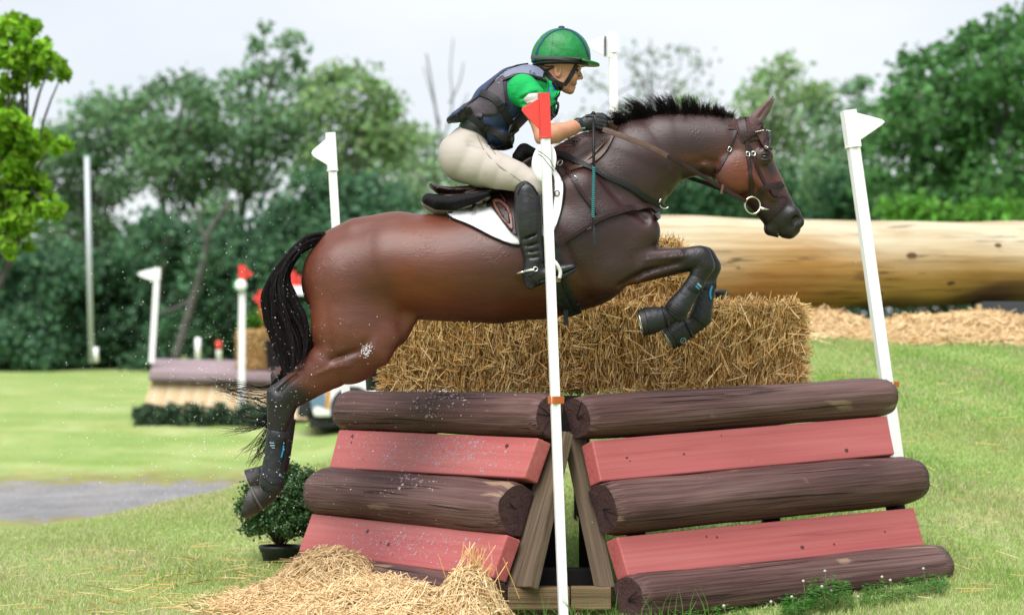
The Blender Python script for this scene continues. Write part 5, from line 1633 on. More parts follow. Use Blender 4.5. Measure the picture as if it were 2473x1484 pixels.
# boots
for s in (-1, 1):
    d = s * .325
    t = hp(1272, 460, d)
    F = Field(tuple(hp(1232, 712, d) - Vector((0, .09, 0))), tuple(hp(1402, 425, d) + Vector((0, .09, 0))), .0055)
    F.chain([hn(1273, 464, 31, .064, d), hn(1275, 505, 35, .070, d), hn(1278, 550, 34, .066, d), hn(1284, 592, 28, .056, d), hn(1290, 626, 25, .048, d), hn(1289, 652, 25, .044, d), hn(1287, 672, 21, .040, d)], .012)
    F.chain([hn(1288, 666, 24, .040, d), hn(1325, 661, 19, .042, d), hn(1362, 650, 14, .043, d), hn(1382, 645, 10, .034, d)], .02)
    F.chain([hn(1270, 446, 9, .05, d)], .02)
    for a, b in (((1262, 596), (1302, 586)), ((1266, 610), (1306, 604)), ((1268, 624), (1300, 620)), ((1258, 580), (1292, 566))):
        F.chain([hn(a[0], a[1], 1.8, .014, d + s * .052), hn(b[0], b[1], 1.8, .014, d + s * .050)], .014, 'sub')
    bo, BB = field_obj('boot', F, M_BOOT, person, 1)
    S_ = Surf([BB])
    mb = MB(); q = [(1270, 692), (1266, 672), (1302, 672), (1303, 684), (1282, 698)]
    mb.prism([P(x, y, HY + d - .034) for x, y in q], (0, .068, 0)); mb.build('heel', M_BLACK, bo, bevel=.004)
    mb = MB(); q = [(1304, 678), (1304, 684), (1360, 672), (1392, 652), (1394, 646), (1360, 662)]
    mb.prism([P(x, y, HY + d - .04) for x, y in q], (0, .08, 0)); mb.build('sole', M_BLACK, bo, bevel=.003)
    if s < 0:
        mb = MB(); S_.strap(mb, [(1252, 659), (1270, 655), (1290, 651)], .010, .008, .004); q, n_ = S_.hit(1293, 650); mb.ring(q + n_ * .008, n_, .010, .0032, n=14)
        mb.tube([P(1264, 656, 10.13), P(1252, 659, 10.17), P(1244, 662, 10.18)], .005, 6); mb.build('spur', M_STEEL, bo)
        mb = MB(); S_.strap(mb, [(1296, 648), (1303, 634), (1314, 626)], .010, .006, .003); S_.strap(mb, [(1270, 664), (1284, 676), (1296, 684)], .012, .006, .003); S_.strap(mb, [(1268, 660), (1282, 664), (1292, 654)], .008, .006, .003); mb.build('spur_strap', M_BLACK, bo)
        mb = MB(); S_.strap(mb, [(1279, 470), (1288, 476)], .005, .002, .001); mb.build('boot_logo', M_LEATHERL, bo)
        mb = MB(); S_.strap(mb, [(1250, 470), (1262, 446), (1280, 444), (1298, 470)], .006, .002, .002); mb.build('boot_rim', M_BLACK, bo)
# gloves
for s in (-1, 1):
    d = -.16 if s < 0 else .03
    ox = 0 if s < 0 else 8
    F = Field(tuple(hp(1380 + ox, 330, d) - Vector((0, .07, 0))), tuple(hp(1480 + ox, 262, d) + Vector((0, .07, 0))), .0035)
    F.chain([hn(1402 + ox, 302, 15, .026, d), hn(1418 + ox, 297, 18, .024, d), hn(1440 + ox, 294, 19, .022, d)], .008)
    F.chain([hn(1396 + ox, 297, 13, .034, d), hn(1399 + ox, 302, 15, .034, d)], .006)
    for i, y in enumerate((281, 290, 299, 307)):
        L_ = (1, 1.12, 1.05, .8)[i]; r_ = (.0095, .010, .0095, .008)[i]
        k = hp(1442 + ox, y, d - .012); m1 = hp(1442 + 18 * L_ + ox, y + 5, d - .006); m2 = hp(1444 + 20 * L_ + ox, y + 11, d + .014); tp = hp(1444 + 8 * L_ + ox, y + 13, d + .024)
        F.path([k, m1, m2, tp], [r_ * 1.05, r_, r_ * .92, r_ * .8], .003)
    F.path([hp(1414 + ox, 288, d + .016), hp(1430 + ox, 279, d + .020), hp(1446 + ox, 277, d + .014), hp(1456 + ox, 281, d + .010)], [.013, .0115, .010, .0085], .004)
    gl, GB = field_obj('glove', F, M_BLACKM, person, 1)
    if s < 0:
        G_ = Surf([GB]); mb = MB(); G_.strap(mb, [(1404, 310), (1413, 309)], .009, .003, .002); mb.build('glove_tag', M_PALE, gl)
        mb = MB(); G_.strap(mb, [(1414, 282), (1424, 280), (1434, 281)], .014, .004, .003); mb.build('glove_tab', M_BLACK, gl)

# helmet
hel = None
F = Field(tuple(hp(1270, 175) - Vector((0, .15, 0))), tuple(hp(1460, 50) + Vector((0, .15, 0))), .005)
F.chain([hn(1352, 142, 70, .108), hn(1356, 138, 71, .106)], .01)
F.D = np.minimum(F.D, 9); F.half(tuple(hp(1284, 152)), tuple(Vector((.02, 0, -1)).normalized()))
helm, HLB = field_obj('helmet', F, M_SILK, person, 1)
HE = Surf([HLB])
mb = MB()
n = 14
top, bot = [], []
for i in range(n + 1):
    a = math.pi * (i / n - .5)
    c0 = hp(1398, 151) + Vector((.02 * math.cos(a), .090 * math.sin(a), 0)); c1 = hp(1404, 152) + Vector((.088 * math.cos(a) - .0, .098 * math.sin(a), -.012 * math.cos(a)))
    top.append(c0); bot.append(c1)
vs = [p + Vector((0, 0, .006)) for p in top + bot] + [p - Vector((0, 0, .003)) for p in top + bot]
m_ = n + 1; fs = []
for i in range(n):
    fs += [(i, i + 1, m_ + i + 1, m_ + i), (2 * m_ + i + 1, 2 * m_ + i, 3 * m_ + i, 3 * m_ + i + 1), (m_ + i, m_ + i + 1, 3 * m_ + i + 1, 3 * m_ + i)]
mb.add(vs, fs, 0, True); mb.build('peak', M_SILK, helm)
mb = MB(); mb.lathe(hp(1354, 153.5), (0.02, 0, -1), [(.118, -.003), (.122, .004), (.118, .012), (.07, .012)], 32, smooth=True)
for v_ in mb.v: v_.y = HY + (v_.y - HY) * .88; v_.x = hp(1354, 150).x + (v_.x - hp(1354, 150).x) * 1.13
mb.build('rim', M_BLACK, helm)
M_BAND = mat('grey_band', A('#5c6468', .5), .6); M_PIPE = mat('navy_piping', A('#2c4a80', .5), .6)
mb = MB(); HE.strap(mb, [(1284, 138), (1300, 138), (1330, 139), (1360, 141), (1395, 143), (1424, 144)], .017, .002, .003); mb.build('band', M_BAND, helm)
mb = MB(); HE.strap(mb, [(1290, 153), (1294, 136), (1302, 112), (1322, 85), (1353, 71), (1383, 77), (1407, 101), (1422, 138)], .013, .002, .002, n=8); mb.build('piping', M_PIPE, helm)
mb = MB()
for x0, x1 in ((1336, 1330), (1388, 1398)): HE.strap(mb, [(x0, 84), (x0 * .6 + x1 * .4, 105), (x1, 134)], .0035, .001, .0012)
mb.build('seam', M_SILK, helm, kind='stuff')
mb = MB(); mb.ball(hp(1356, 66), .016, sc=(1, 1, .45)); mb.build('button', M_BAND, helm)
HX = Surf([SKB])
for nm, pts, w in (('harness_strap', [(1392, 156), (1384, 172), (1374, 190), (1362, 206)], .021), ('harness_strap', [(1312, 166), (1326, 182), (1342, 198), (1360, 206)], .024), ('chin_strap', [(1358, 202), (1352, 214), (1346, 226)], .022)):
    mb = MB(); HX.strap(mb, pts, w, .004, .003); mb.build(nm, M_BLACK, helm)

# crop
crop = thing('riding_crop', 'black and turquoise riding crop hanging from the gloved hand', 'riding crop', tuple(P(1434, 300, 10.33)))
ca, cb, cc, ce = P(1433, 274, 10.34), P(1434, 402, 10.20), P(1432, 525, 10.135), P(1436, 588, 10.12)
mb = MB(); mb.tube([ca, cb], [.0075, .0065], 8); mb.ball(ca, .0105, nu=10, nv=6); mb.build('handle', M_BLACK, crop)
mb = MB(); mb.tube([cb, cc, ce], [.0055, .0045, .004], 8); mb.build('shaft', M_BLACK, crop)
mb = MB(); ax = (cc - cb); u = ax.orthogonal().normalized(); w_ = ax.normalized().cross(u); N_ = 26 * 8
mb.tube([cb + ax * (i / N_) + (u * math.cos(i * 2 * math.pi / 8) + w_ * math.sin(i * 2 * math.pi / 8)) * .0062 for i in range(N_ + 1)], .0028, 5); mb.build('wrap', mat('turquoise_wrap', A('#3fa9ad', .55), .4), crop)
mb = MB(); mb.strap([P(1434, 545, 10.128), P(1435, 568, 10.12), P(1437, 592, 10.115)], [Vector((0, -1, 0))] * 3, [.008, .012, .018], .002); mb.build('tip', M_BLACK, crop)
# ------------------------------------------------------------------ foliage
M_LEAF = mat('leaf', (1, 1, 1), .55, attr='tint', spec=.2, trans=.42)
M_BARK = mat('bark', A('#8d8c86', .4), .9, A('#4d4a44', .4), 14, (1, 1, .2), .6, 30, (1, 1, .2))
def leaf_cloud(blobs, size, dens, col, var, r, flat=.85, sub=14, spread=.38, depth=1.0):
    """blobs: (x, y, z, radius) -> little folded leaves in clusters"""
    C, S = [], []
    for x, y, z, rad in blobs:
        n = int(17 * dens * rad * rad / (size * size))
        m = max(3, sub)
        u = r.normal(size=(m, 3)); u /= np.linalg.norm(u, axis=1, keepdims=True)
        cc = np.array([x, y, z]) + u * (rad * r.uniform(.25, .95, (m, 1))) * np.array([1, depth, flat])
        k = r.integers(0, m, n)
        p = cc[k] + r.normal(0, rad * spread, (n, 3)) * np.array([1, 1, .75])
        C.append(p); S.append(np.full(n, size))
    C = np.concatenate(C); n = len(C)
    d = r.normal(size=(n, 3)); d[:, 2] -= .35; d /= np.linalg.norm(d, axis=1, keepdims=True)
    w = np.cross(d, r.normal(size=(n, 3))); w /= np.linalg.norm(w, axis=1, keepdims=True)
    up = np.cross(w, d)
    s = size * r.uniform(.6, 1.35, (n, 1))
    a = C - d * s * .5; b = C + w * s * .36 + up * s * .1; c = C + d * s * .55; e = C - w * s * .36 + up * s * .1
    v = np.concatenate([a, b, c, e])
    i = np.arange(n)
    f = np.concatenate([np.stack([i, i + n, i + 2 * n], 1), np.stack([i, i + 2 * n, i + 3 * n], 1)])
    t = np.array(col)[None] * (1 + r.normal(0, var, (n, 1))) * (1 + r.normal(0, .06, (n, 3)))
    return v, f, np.tile(np.clip(t, .004, .8), (4, 1))
def tree(name, label, Y, px_blobs, size, dens, col, seed, trunk=None, group='trees behind the meadow', var=.22, dz=.7, limbs=True, cat='tree', sub=14, spread=.38, tr=.14, dk=2.1):
    r = np.random.default_rng(seed)
    bl = []
    for x, y, rr in px_blobs:
        yy = Y + r.normal(0, dz)
        p = P(x, y, yy); bl.append((p.x, p.y, p.z, rr * yy / FPX))
    if trunk is None:
        trunk = sum(b[0] for b in px_blobs) / len(px_blobs)
    bx = (trunk - CX) / FPX * Y
    base = Vector((bx, Y, gz(bx, Y) - .1))
    t = thing(name, label, cat, tuple(base), group)
    v, f, c = leaf_cloud(bl, size, dens * dk, col, var, r, sub=sub, spread=spread)
    me = npmesh('crown', v - np.array(base), f, M_LEAF, False, cols=c)
    link('crown', me, t)
    tb = MB()
    zs = sorted(b[2] for b in bl); top = Vector((sum(b[0] for b in bl) / len(bl), Y, zs[int(len(zs) * .7)]))
    pts = [base, base.lerp(top, .3) + Vector((r.normal(0, .15), 0, 0)), base.lerp(top, .65) + Vector((r.normal(0, .2), 0, 0)), top]
    pts = catmull(pts, 4)
    tb.tube(pts, [tr * (1 - .75 * i / (len(pts) - 1)) for i in range(len(pts))], 7)
    if limbs:
        for b in bl:
            q = pts[min(len(pts) - 1, int(len(pts) * r.uniform(.35, .85)))]
            e = Vector(b[:3])
            tb.tube(catmull([q, q.lerp(e, .5) + Vector((0, 0, .12 * (e - q).length)), e], 3), [tr * .38, tr * .33, tr * .3, tr * .25, tr * .2, tr * .16, tr * .1], 5)
    tb.build('trunk', M_BARK, t)
    return t
G1, G2, G3, G4 = A('#86ad7e', .70), A('#9cbd80', .72), A('#7ca472', .66), A('#a6c496', .72)  # leaf greens lightened and greyed to stand in for distance haze
LIME, LIME2 = A('#92c832', .62), A('#6fae3a', .5)
tree('leafy_tree', 'rounded green tree at the left end of the tree line', 62, [(150, 330, 62), (210, 290, 60), (270, 270, 58), (170, 400, 70), (250, 370, 80), (320, 330, 60), (140, 480, 62), (230, 470, 70), (60, 420, 60), (60, 500, 70), (290, 440, 50), (180, 540, 60), (100, 560, 60), (250, 550, 50)], .20, .85, G1, 101, 250)
tree('leafy_tree', 'green tree with a bumpy top right of the rounded one', 60, [(350, 250, 50), (400, 215, 45), (460, 215, 50), (500, 240, 50), (380, 320, 66), (470, 320, 75), (420, 400, 76), (520, 330, 60), (360, 400, 55), (500, 420, 70), (440, 470, 55), (520, 500, 50)], .20, .8, G3, 102, 400)
tree('leafy_tree', 'tallest green tree with an open airy top', 63, [(545, 195, 28), (600, 190, 42), (660, 185, 46), (618, 112, 30), (640, 76, 22), (700, 96, 34), (722, 146, 36), (580, 260, 66), (670, 270, 76), (740, 230, 56), (610, 350, 80), (700, 360, 76), (750, 320, 60), (640, 440, 60), (570, 440, 60)], .20, .62, G1, 103, 520)
tree('leafy_tree', 'yellowish green tree left of the white flag', 61, [(790, 190, 42), (840, 180, 42), (890, 210, 48), (930, 260, 50), (800, 270, 72), (880, 300, 78), (830, 370, 78), (920, 370, 70), (760, 400, 60), (960, 330, 46), (870, 440, 66)], .20, .8, G2, 104, 800)
tree('leafy_tree', 'lower green tree behind the rider seat', 66, [(1000, 330, 42), (1040, 345, 36), (990, 400, 58), (1050, 415, 55), (1010, 470, 66), (950, 450, 60), (1080, 480, 55), (1110, 430, 40)], .20, .62, G4, 105, 1000)
tree('leafy_tree', 'pale thin tree far off to the right of the helmet', 110, [(1520, 140, 38), (1580, 130, 42), (1650, 130, 42), (1700, 150, 36), (1560, 200, 46), (1640, 215, 46), (1710, 230, 36), (1500, 260, 50), (1580, 300, 55), (1440, 200, 36), (1420, 300, 50), (1400, 380, 60), (1660, 320, 50)], .28, .13, A('#a9bba6', .6), 106, 1600, tr=.16)
tree('leafy_tree', 'light green tree above the horse neck and ears', 72, [(1858, 185, 36), (1900, 165, 38), (1845, 245, 56), (1920, 235, 58), (1985, 225, 40), (1900, 320, 78), (1800, 300, 54), (1760, 345, 54), (1850, 400, 80), (1740, 430, 60), (1700, 300, 45), (1660, 260, 36), (1800, 480, 70), (1690, 380, 50)], .22, .7, G2, 107, 1830)
tree('leafy_tree', 'green tree with a dark tufted top behind the horse nose', 70, [(2060, 212, 32), (2086, 200, 24), (2000, 275, 56), (2078, 265, 42), (2000, 350, 78), (2070, 345, 60), (1960, 430, 78), (2080, 430, 70), (2000, 490, 66), (1920, 480, 60), (2130, 330, 30)], .22, .8, G1, 108, 2030)
tree('leafy_tree', 'tall dark green tree left of the one at the right edge', 47, [(2190, 195, 46), (2230, 152, 50), (2290, 130, 50), (2170, 260, 66), (2260, 230, 78), (2150, 350, 70), (2240, 330, 90), (2140, 450, 70), (2230, 440, 88), (2310, 380, 80), (2310, 270, 60), (2200, 500, 60)], .19, .95, A('#6ba05f', .62), 109, 2230, dz=.9)
tree('leafy_tree', 'tallest dark green tree at the right edge', 46, [(2340, 110, 44), (2400, 92, 56), (2455, 70, 56), (2350, 210, 84), (2440, 190, 90), (2500, 130, 80), (2340, 320, 90), (2450, 310, 100), (2340, 440, 95), (2450, 430, 100), (2530, 300, 90), (2420, 500, 60)], .19, .95, A('#659a58', .62), 110, 2420, dz=.9)
dark = A('#64906a', .64)
k = 0
for x, w, top, lab in ((30, 110, 620, 'dark bush at the left edge under the lime tree'), (150, 110, 640, 'dark bush behind the grey pole'), (285, 110, 650, 'dark bush right of the grey pole'), (420, 110, 560, 'dark bush behind the far white flag'), (560, 110, 590, 'dark bush behind the green numbered flag'), (700, 110, 520, 'dark bush behind the horse tail'), (830, 100, 470, 'dark bush behind the tall white flag'), (940, 90, 500, 'dark bush behind the horse croup')):
    rr = random.Random(200 + k)
    bl = [(x + rr.uniform(-w * .6, w * .6), yy + rr.uniform(-25, 25), rr.uniform(55, 80)) for yy in np.linspace(top, 856, 8) for _ in (0, 1)]
    tree('bush', lab, 57 + (k % 3), bl, .22, .95, dark, 210 + k, x, 'dark bushes under the trees', cat='bush', dz=.8, tr=.07)
    k += 1
for x, lab in ((1620, 'dark bush behind the horse neck'), (1740, 'dark bush below the horse throat'), (1870, 'dark bush behind the horse cheek'), (2010, 'dark bush left of the right flag pole')):
    rr = random.Random(200 + k)
    bl = [(x + rr.uniform(-60, 60), yy + rr.uniform(-15, 15), rr.uniform(45, 70)) for yy in (455, 490, 530, 560) for _ in (0, 1)]
    tree('bush', lab, 64 + (k % 3), bl, .22, .7, A('#56885c', .46), 210 + k, x, 'dark bushes under the trees', cat='bush', dz=.8, tr=.07)
    k += 1
for x, y, r_, lab in ((2215, 520, 48, 'bright green bush behind the peeled log, right of the flag pole'), (2420, 520, 44, 'bright green bush behind the peeled log at the right edge'), (2320, 535, 40, 'low bright bush between two others behind the peeled log')):
    tree('bush', lab, 40, [(x - 40, y, r_), (x + 10, y - 10, r_), (x + 50, y + 5, r_), (x, y + 30, r_)], .16, .9, A('#7cc04a', .52), 230 + k, x, 'bright bushes behind the peeled log', cat='bush', dz=.3, tr=.05); k += 1
# nearer lime tree, trunk outside the picture
tree('maple_tree', 'bright lime green maple branches at the left edge', 20.5, [(20, 80, 40), (40, 70, 34), (66, 68, 30), (20, 130, 50), (80, 170, 40), (20, 320, 60), (70, 370, 40), (20, 470, 50), (50, 540, 40), (100, 480, 34), (96, 120, 34), (128, 150, 28), (150, 180, 22), (50, 140, 40), (30, 200, 36), (20, 262, 34), (60, 330, 36), (100, 340, 34), (140, 352, 26), (30, 350, 40), (20, 410, 40), (60, 420, 36), (90, 440, 26), (60, 490, 38), (110, 510, 32), (142, 522, 18), (20, 520, 40), (40, 565, 34), (62, 595, 20), (20, 600, 24), (-60, 120, 70), (-70, 300, 80), (-60, 480, 70)],
     .10, 2.0, LIME, 120, -220, group='maple', var=.25, dz=.25, sub=7, spread=.30, tr=.05)
# far mass of woodland that closes the view between the trunks
r = np.random.default_rng(300)
bl = []
for x in np.arange(-640, 3160, 60):
    for y, rad in (((600, 60), (650, 70), (700, 80), (770, 80), (840, 70)) if x < 1150 else ((470, 60), (520, 60), (570, 60), (640, 70), (720, 70), (800, 70))):
        p = P(x + r.uniform(-20, 20), y + r.uniform(-20, 20), 88 + r.normal(0, 2)); bl.append((p.x, p.y, p.z, rad * 88 / FPX))
v, f, c = leaf_cloud(bl, .42, 1.3, A('#5f8c6c', .60), .2, r, sub=10)
o = link('far_woods', npmesh('far_woods', v, f, M_LEAF, False, cols=c)); tag(o, 'dark distant woodland between the tree trunks', 'woodland', kind='stuff')
# leaning grey trunks and a bare tree
def bare(name, label, Y, lines, rad, cat='tree', group=None, m=M_BARK):
    x0, y0 = lines[0][0]
    p = P(x0, y0, Y); t = thing(name, label, cat, tuple(p), group)
    tb = MB()
    for i, ln in enumerate(lines):
        pts = catmull([P(x, y, Y) for x, y in ln], 4); w = rad * (1 if i == 0 else .5)
        tb.tube(pts, [w * (1 - .6 * j / (len(pts) - 1)) for j in range(len(pts))], 6)
    tb.build('trunk', m, t); return t
bare('tree_trunk', 'leaning pale grey tree trunk left of the green numbered flag', 55, [[(422, 872), (455, 760), (490, 640), (505, 560), (560, 480)], [(470, 720), (420, 745), (370, 755)], [(500, 600), (470, 500)]], .13)
bare('tree_trunk', 'upright grey trunk with fork near the far white flag', 56, [[(372, 872), (378, 760), (392, 640), (400, 560)], [(384, 700), (350, 600)], [(395, 600), (440, 520)]], .11)
bare('bare_tree', 'bare grey twigs against the sky behind the rider back', 75, [[(1075, 420), (1062, 330), (1050, 250), (1030, 130)], [(1066, 350), (1092, 260), (1088, 170), (1095, 90)], [(1062, 300), (1040, 220), (1022, 160)], [(1085, 250), (1110, 200), (1120, 150)], [(1080, 300), (1115, 260), (1130, 225)]], .07)

# ------------------------------------------------------------------ far obstacle and posts
M_GALV = mat('galvanised', (.42, .45, .47), .5, metal=.3)
M_TAN = mat('tan_slat', A('#ecd0a4', .56), .75, A('#dcb884', .55), 10, (1, 1, .3))
M_TAN2 = mat('tan_slat_pale', A('#f0d8b0', .57), .75); M_TAN3 = mat('tan_slat_dark', A('#ead0a0', .55), .75)
M_ROOF = mat('mauve_board', A('#c0a8ac', .5), .6, A('#a68e92', .5), 6, (.3, 1, 1))
M_POT = mat('black_pot', (.016, .018, .022), .5, bump=.1, bscale=40)
def post_thing(name, label, a, b, Y, rad, m, cat='post', group=None, capm=None):
    p, q = P(*a, Y), P(*b, Y)
    t = thing(name, label, cat, tuple(p), group)
    mb = MB(); mb.tube([p, q], rad, 10); mb.build('pole', m, t)
    if capm:
        mb = MB(); mb.tube([p.lerp(q, .55), q + (q - p).normalized() * .01], rad * 1.08, 10); mb.build('cap', capm, t)
post_thing('metal_pole', 'tall plain grey metal pole in front of the trees', (221, 876), (210, 378), 45, .055, M_GALV, 'pole')
post_thing('marker_post', 'short white post right of the grey pole foot', (233, 874), (231, 838), 45, .05, M_WHITE, group='short marker posts')
post_thing('marker_post', 'short white post behind the far roofed jump', (478, 868), (478, 815), 42, .055, M_WHITE, group='short marker posts')
post_thing('marker_post', 'short white post with red top behind the far roofed jump', (529, 868), (528, 824), 42, .055, M_WHITE, group='short marker posts', capm=M_RED)

YT = 33.0
tj = thing('table_jump', 'far roofed table jump with tan slat front', 'jump fence', tuple(P(520, 1010, YT)))
n = 34
for i in range(n):
    t0, t1 = i / n, (i + .93) / n
    def ed(t, up):
        return P(371 + (742 - 371) * t, 906 + 8 * t, YT + .45) if up else P(340 + (742 - 340) * t, 1000 + 12 * t, YT)
    a, b, c_, d_ = ed(t0, 1), ed(t1, 1), ed(t1, 0), ed(t0, 0)
    mb = MB(); off = Vector((0, .04 + .012 * (i % 3), 0)); mb.hexa([a, b, c_, d_], [p + off for p in (a, b, c_, d_)]); mb.build('slat', (M_TAN, M_TAN2, M_TAN3)[(i * 7) % 3], tj)
for i in range(4):
    y0, y1 = 910 - i * 11, 899 - i * 11.3
    Y0, Y1 = YT + .22 + i * .32, YT + .22 + (i + 1) * .32
    q = [P(359 + 3 * i, y0, Y0), P(752, y0 + 8, Y0), P(752, y1 + 8, Y1 - .01), P(362 + 3 * i, y1, Y1 - .01)]
    mb = MB(); mb.hexa(q, [p - Vector((0, 0, .05)) for p in q]); mb.build('roof_board', M_ROOF, tj)
mb = MB(); mb.hexa([P(374, 915, YT + .6), P(740, 922, YT + .6), P(740, 1010, YT + .2), P(345, 1000, YT + .2)], [p + Vector((0, .9, 0)) for p in (P(374, 915, YT + .6), P(740, 922, YT + .6), P(740, 1010, YT + .2), P(345, 1000, YT + .2))]); mb.build('frame', M_TAR, tj)
mb = MB(); q = [P(360, 898, YT + .21), P(752, 906, YT + .21), P(752, 920, YT + .20), P(359, 912, YT + .20)]; mb.hexa(q, [p + Vector((0, .05, 0)) for p in q]); mb.build('fascia', M_ROOF, tj)
FG = A('#628263', .46)
for i, (x, lab) in enumerate(((356, 'dark green shrub at the left foot of the far jump'), (412, 'second dark green shrub from the left at the far jump'), (470, 'dark green shrub below the middle of the slat front'), (530, 'dark green shrub left of the green numbered flag foot'), (592, 'dark green shrub at the green numbered flag foot'), (650, 'dark green shrub behind the horse hock'))):
    tree('shrub', lab, YT - .45, [(x - 20, 998, 20), (x + 14, 996, 20), (x, 986, 18), (x - 8, 1012, 20), (x + 20, 1012, 20), (x - 26, 1010, 18)], .06, 1.0, FG, 330 + i, x, 'shrubs along the far jump', cat='shrub', dz=.06, limbs=False, tr=.03)
p0 = P(608, 888, YT + .75)
bale('small straw bale standing on the far jump roof', (p0.x, p0.y + .25, p0.z + .28), (.46, .42, .56), .1, 41, n=2500, fine=2.0, group='straw on the far jump')
tree('potted_plant', 'bright green plant behind the straw on the far jump', YT + 1.4, [(592, 775, 18), (612, 768, 18), (604, 790, 16), (624, 780, 14)], .07, 1.2, LIME2, 341, 606, None, cat='plant', dz=.05, tr=.03)
pt = thing('plant_pot', 'dark pot beside the straw on the far jump', 'pot', tuple(P(668, 886, YT + .8)))
mb = MB(); mb.lathe(P(668, 888, YT + .8), (0, 0, 1), [(0, 0), (.14, 0), (.18, .40), (.19, .40), (.19, .43), (.16, .43), (.15, .38), (0, .36)], 16); mb.build('pot', M_POT, pt)
flag('far white flag at the left end of the roofed jump', (366, 876), (380, 648), YT + .9, YT + .9, .09, [(378, 646), (340, 655), (332, 661), (340, 668), (374, 680)], .88, M_WHITE, group='flags on the far jump')
gf = flag('far red flag with a green and white number disc', (583, 985), (585, 642), YT - .35, YT - .35, .095, [(578, 640), (606, 656), (612, 661), (606, 666), (578, 678)], .90, M_RED, group='flags on the far jump')
mb = MB(); mb.lathe(P(582, 689, YT - .45), (0, -1, 0), [(0, .02), (.085, .02), (.085, 0)], 24); mb.build('number_disc', M_WHITE, gf)
mb = MB(); mb.lathe(P(580, 689, YT - .43), (0, -1, 0), [(.07, .01), (.105, .01), (.105, -.01), (0, -.01)], 24); mb.build('disc_rim', mat('disc_green', A('#4fb96a', .5), .5), gf)
rf = flag('far red flag and white bar seen behind the horse tail', (708, 900), (703, 656), 36, 36, .12, [(694, 654), (726, 666), (730, 676), (726, 690), (694, 690)], .86, M_RED, group='flags on the far jump')
mb = MB(); q = [P(690, 690, 35.9), P(745, 690, 35.9), P(745, 712, 35.9), P(690, 712, 35.9)]; mb.hexa(q, [p + Vector((0, .05, 0)) for p in q]); mb.build('cross_bar', M_WHITE, rf)
flag('far red and orange flag at the left edge of the horse tail', (634, 880), (632, 702), 37, 37, .10, [(640, 700), (612, 716), (612, 724), (640, 740)], .80, M_RED, group='flags on the far jump', m_pole=M_ORANGE)

# white vehicle glimpsed between the hind leg and the jump
M_CAR = mat('white_paint', (.80, .80, .81), .25, spec=.5, coat=.5)
M_GLASS = mat('dark_glass', (.02, .025, .03), .08, spec=.7)
M_TYRE = mat('tyre', (.012, .012, .012), .8)
YV = 31.0
g0 = P(760, 1030, YV)
vz = gz(-2.2, YV)
van = thing('parked_van', 'white van parked behind the jump with blue and orange print', 'van', (P(760, 1030, YV).x, YV, vz))
x0 = P(746, 1000, YV).x; zb = P(760, 1006, YV).z
def vb(name, pts, dx, m, bev=.03, par=None):
    mb = MB(); mb.prism(pts, dx); return mb.build(name, m, par or van, bevel=bev)
side = [(x0 + .06, zb), (x0 + .0, zb + .30), (x0 + .0, zb + .85), (x0 + .45, zb + 1.40), (x0 + 3.0, zb + 1.45), (x0 + 3.2, zb + 1.3), (x0 + 3.3, zb + .1), (x0 + 3.2, zb)]
vb('body', [Vector((x, YV, z)) for x, z in side], (0, 1.7, 0), M_CAR, .06)
vb('window', [Vector((x, YV - .012, z)) for x, z in ((x0 + .30, zb + .85), (x0 + .58, zb + 1.28), (x0 + 1.3, zb + 1.30), (x0 + 1.3, zb + .85))], (0, .02, 0), M_GLASS, 0)
vb('window', [Vector((x, YV - .012, z)) for x, z in ((x0 + 1.4, zb + .85), (x0 + 1.4, zb + 1.30), (x0 + 2.8, zb + 1.32), (x0 + 2.9, zb + .85))], (0, .02, 0), M_GLASS, 0)
vb('blue_print', [P(x, y, YV - .010) for x, y in ((750, 930), (785, 925), (786, 985), (765, 978), (751, 986))], (0, .02, 0), mat('blue_print', A('#7fa3bf', .5), .5), 0)
vb('orange_print', [P(x, y, YV - .012) for x, y in ((790, 926), (800, 924), (794, 986), (785, 986))], (0, .02, 0), mat('orange_print', A('#f0a52a', .52), .5), 0)
for x, y in ((.62, 0), (2.6, 0), (.62, 1.5), (2.6, 1.5)):
    w = MB(); w.lathe((x0 + x, YV - .02 + y, vz + .30), (0, 1, 0), [(0, .02), (.19, .02), (.22, 0), (.31, .0), (.33, .03), (.33, .2), (.31, .22), (0, .22)], 24); wh = w.build('wheel', M_TYRE, van)
    w = MB(); w.lathe((x0 + x, YV - .03 + y, vz + .30), (0, 1, 0), [(0, 0), (.17, 0), (.19, .03)], 20); w.build('rim', M_GALV, wh)
mb = MB(); mb.box((x0 - .08, YV + .85, zb + .12), (.18, 1.6, .26)); mb.build('bumper', M_TYRE, van, bevel=.04)
mb = MB(); mb.box((x0 + 1.6, YV + .85, zb - .07), (3.2, 1.5, .16)); mb.build('underbody', M_TYRE, van)

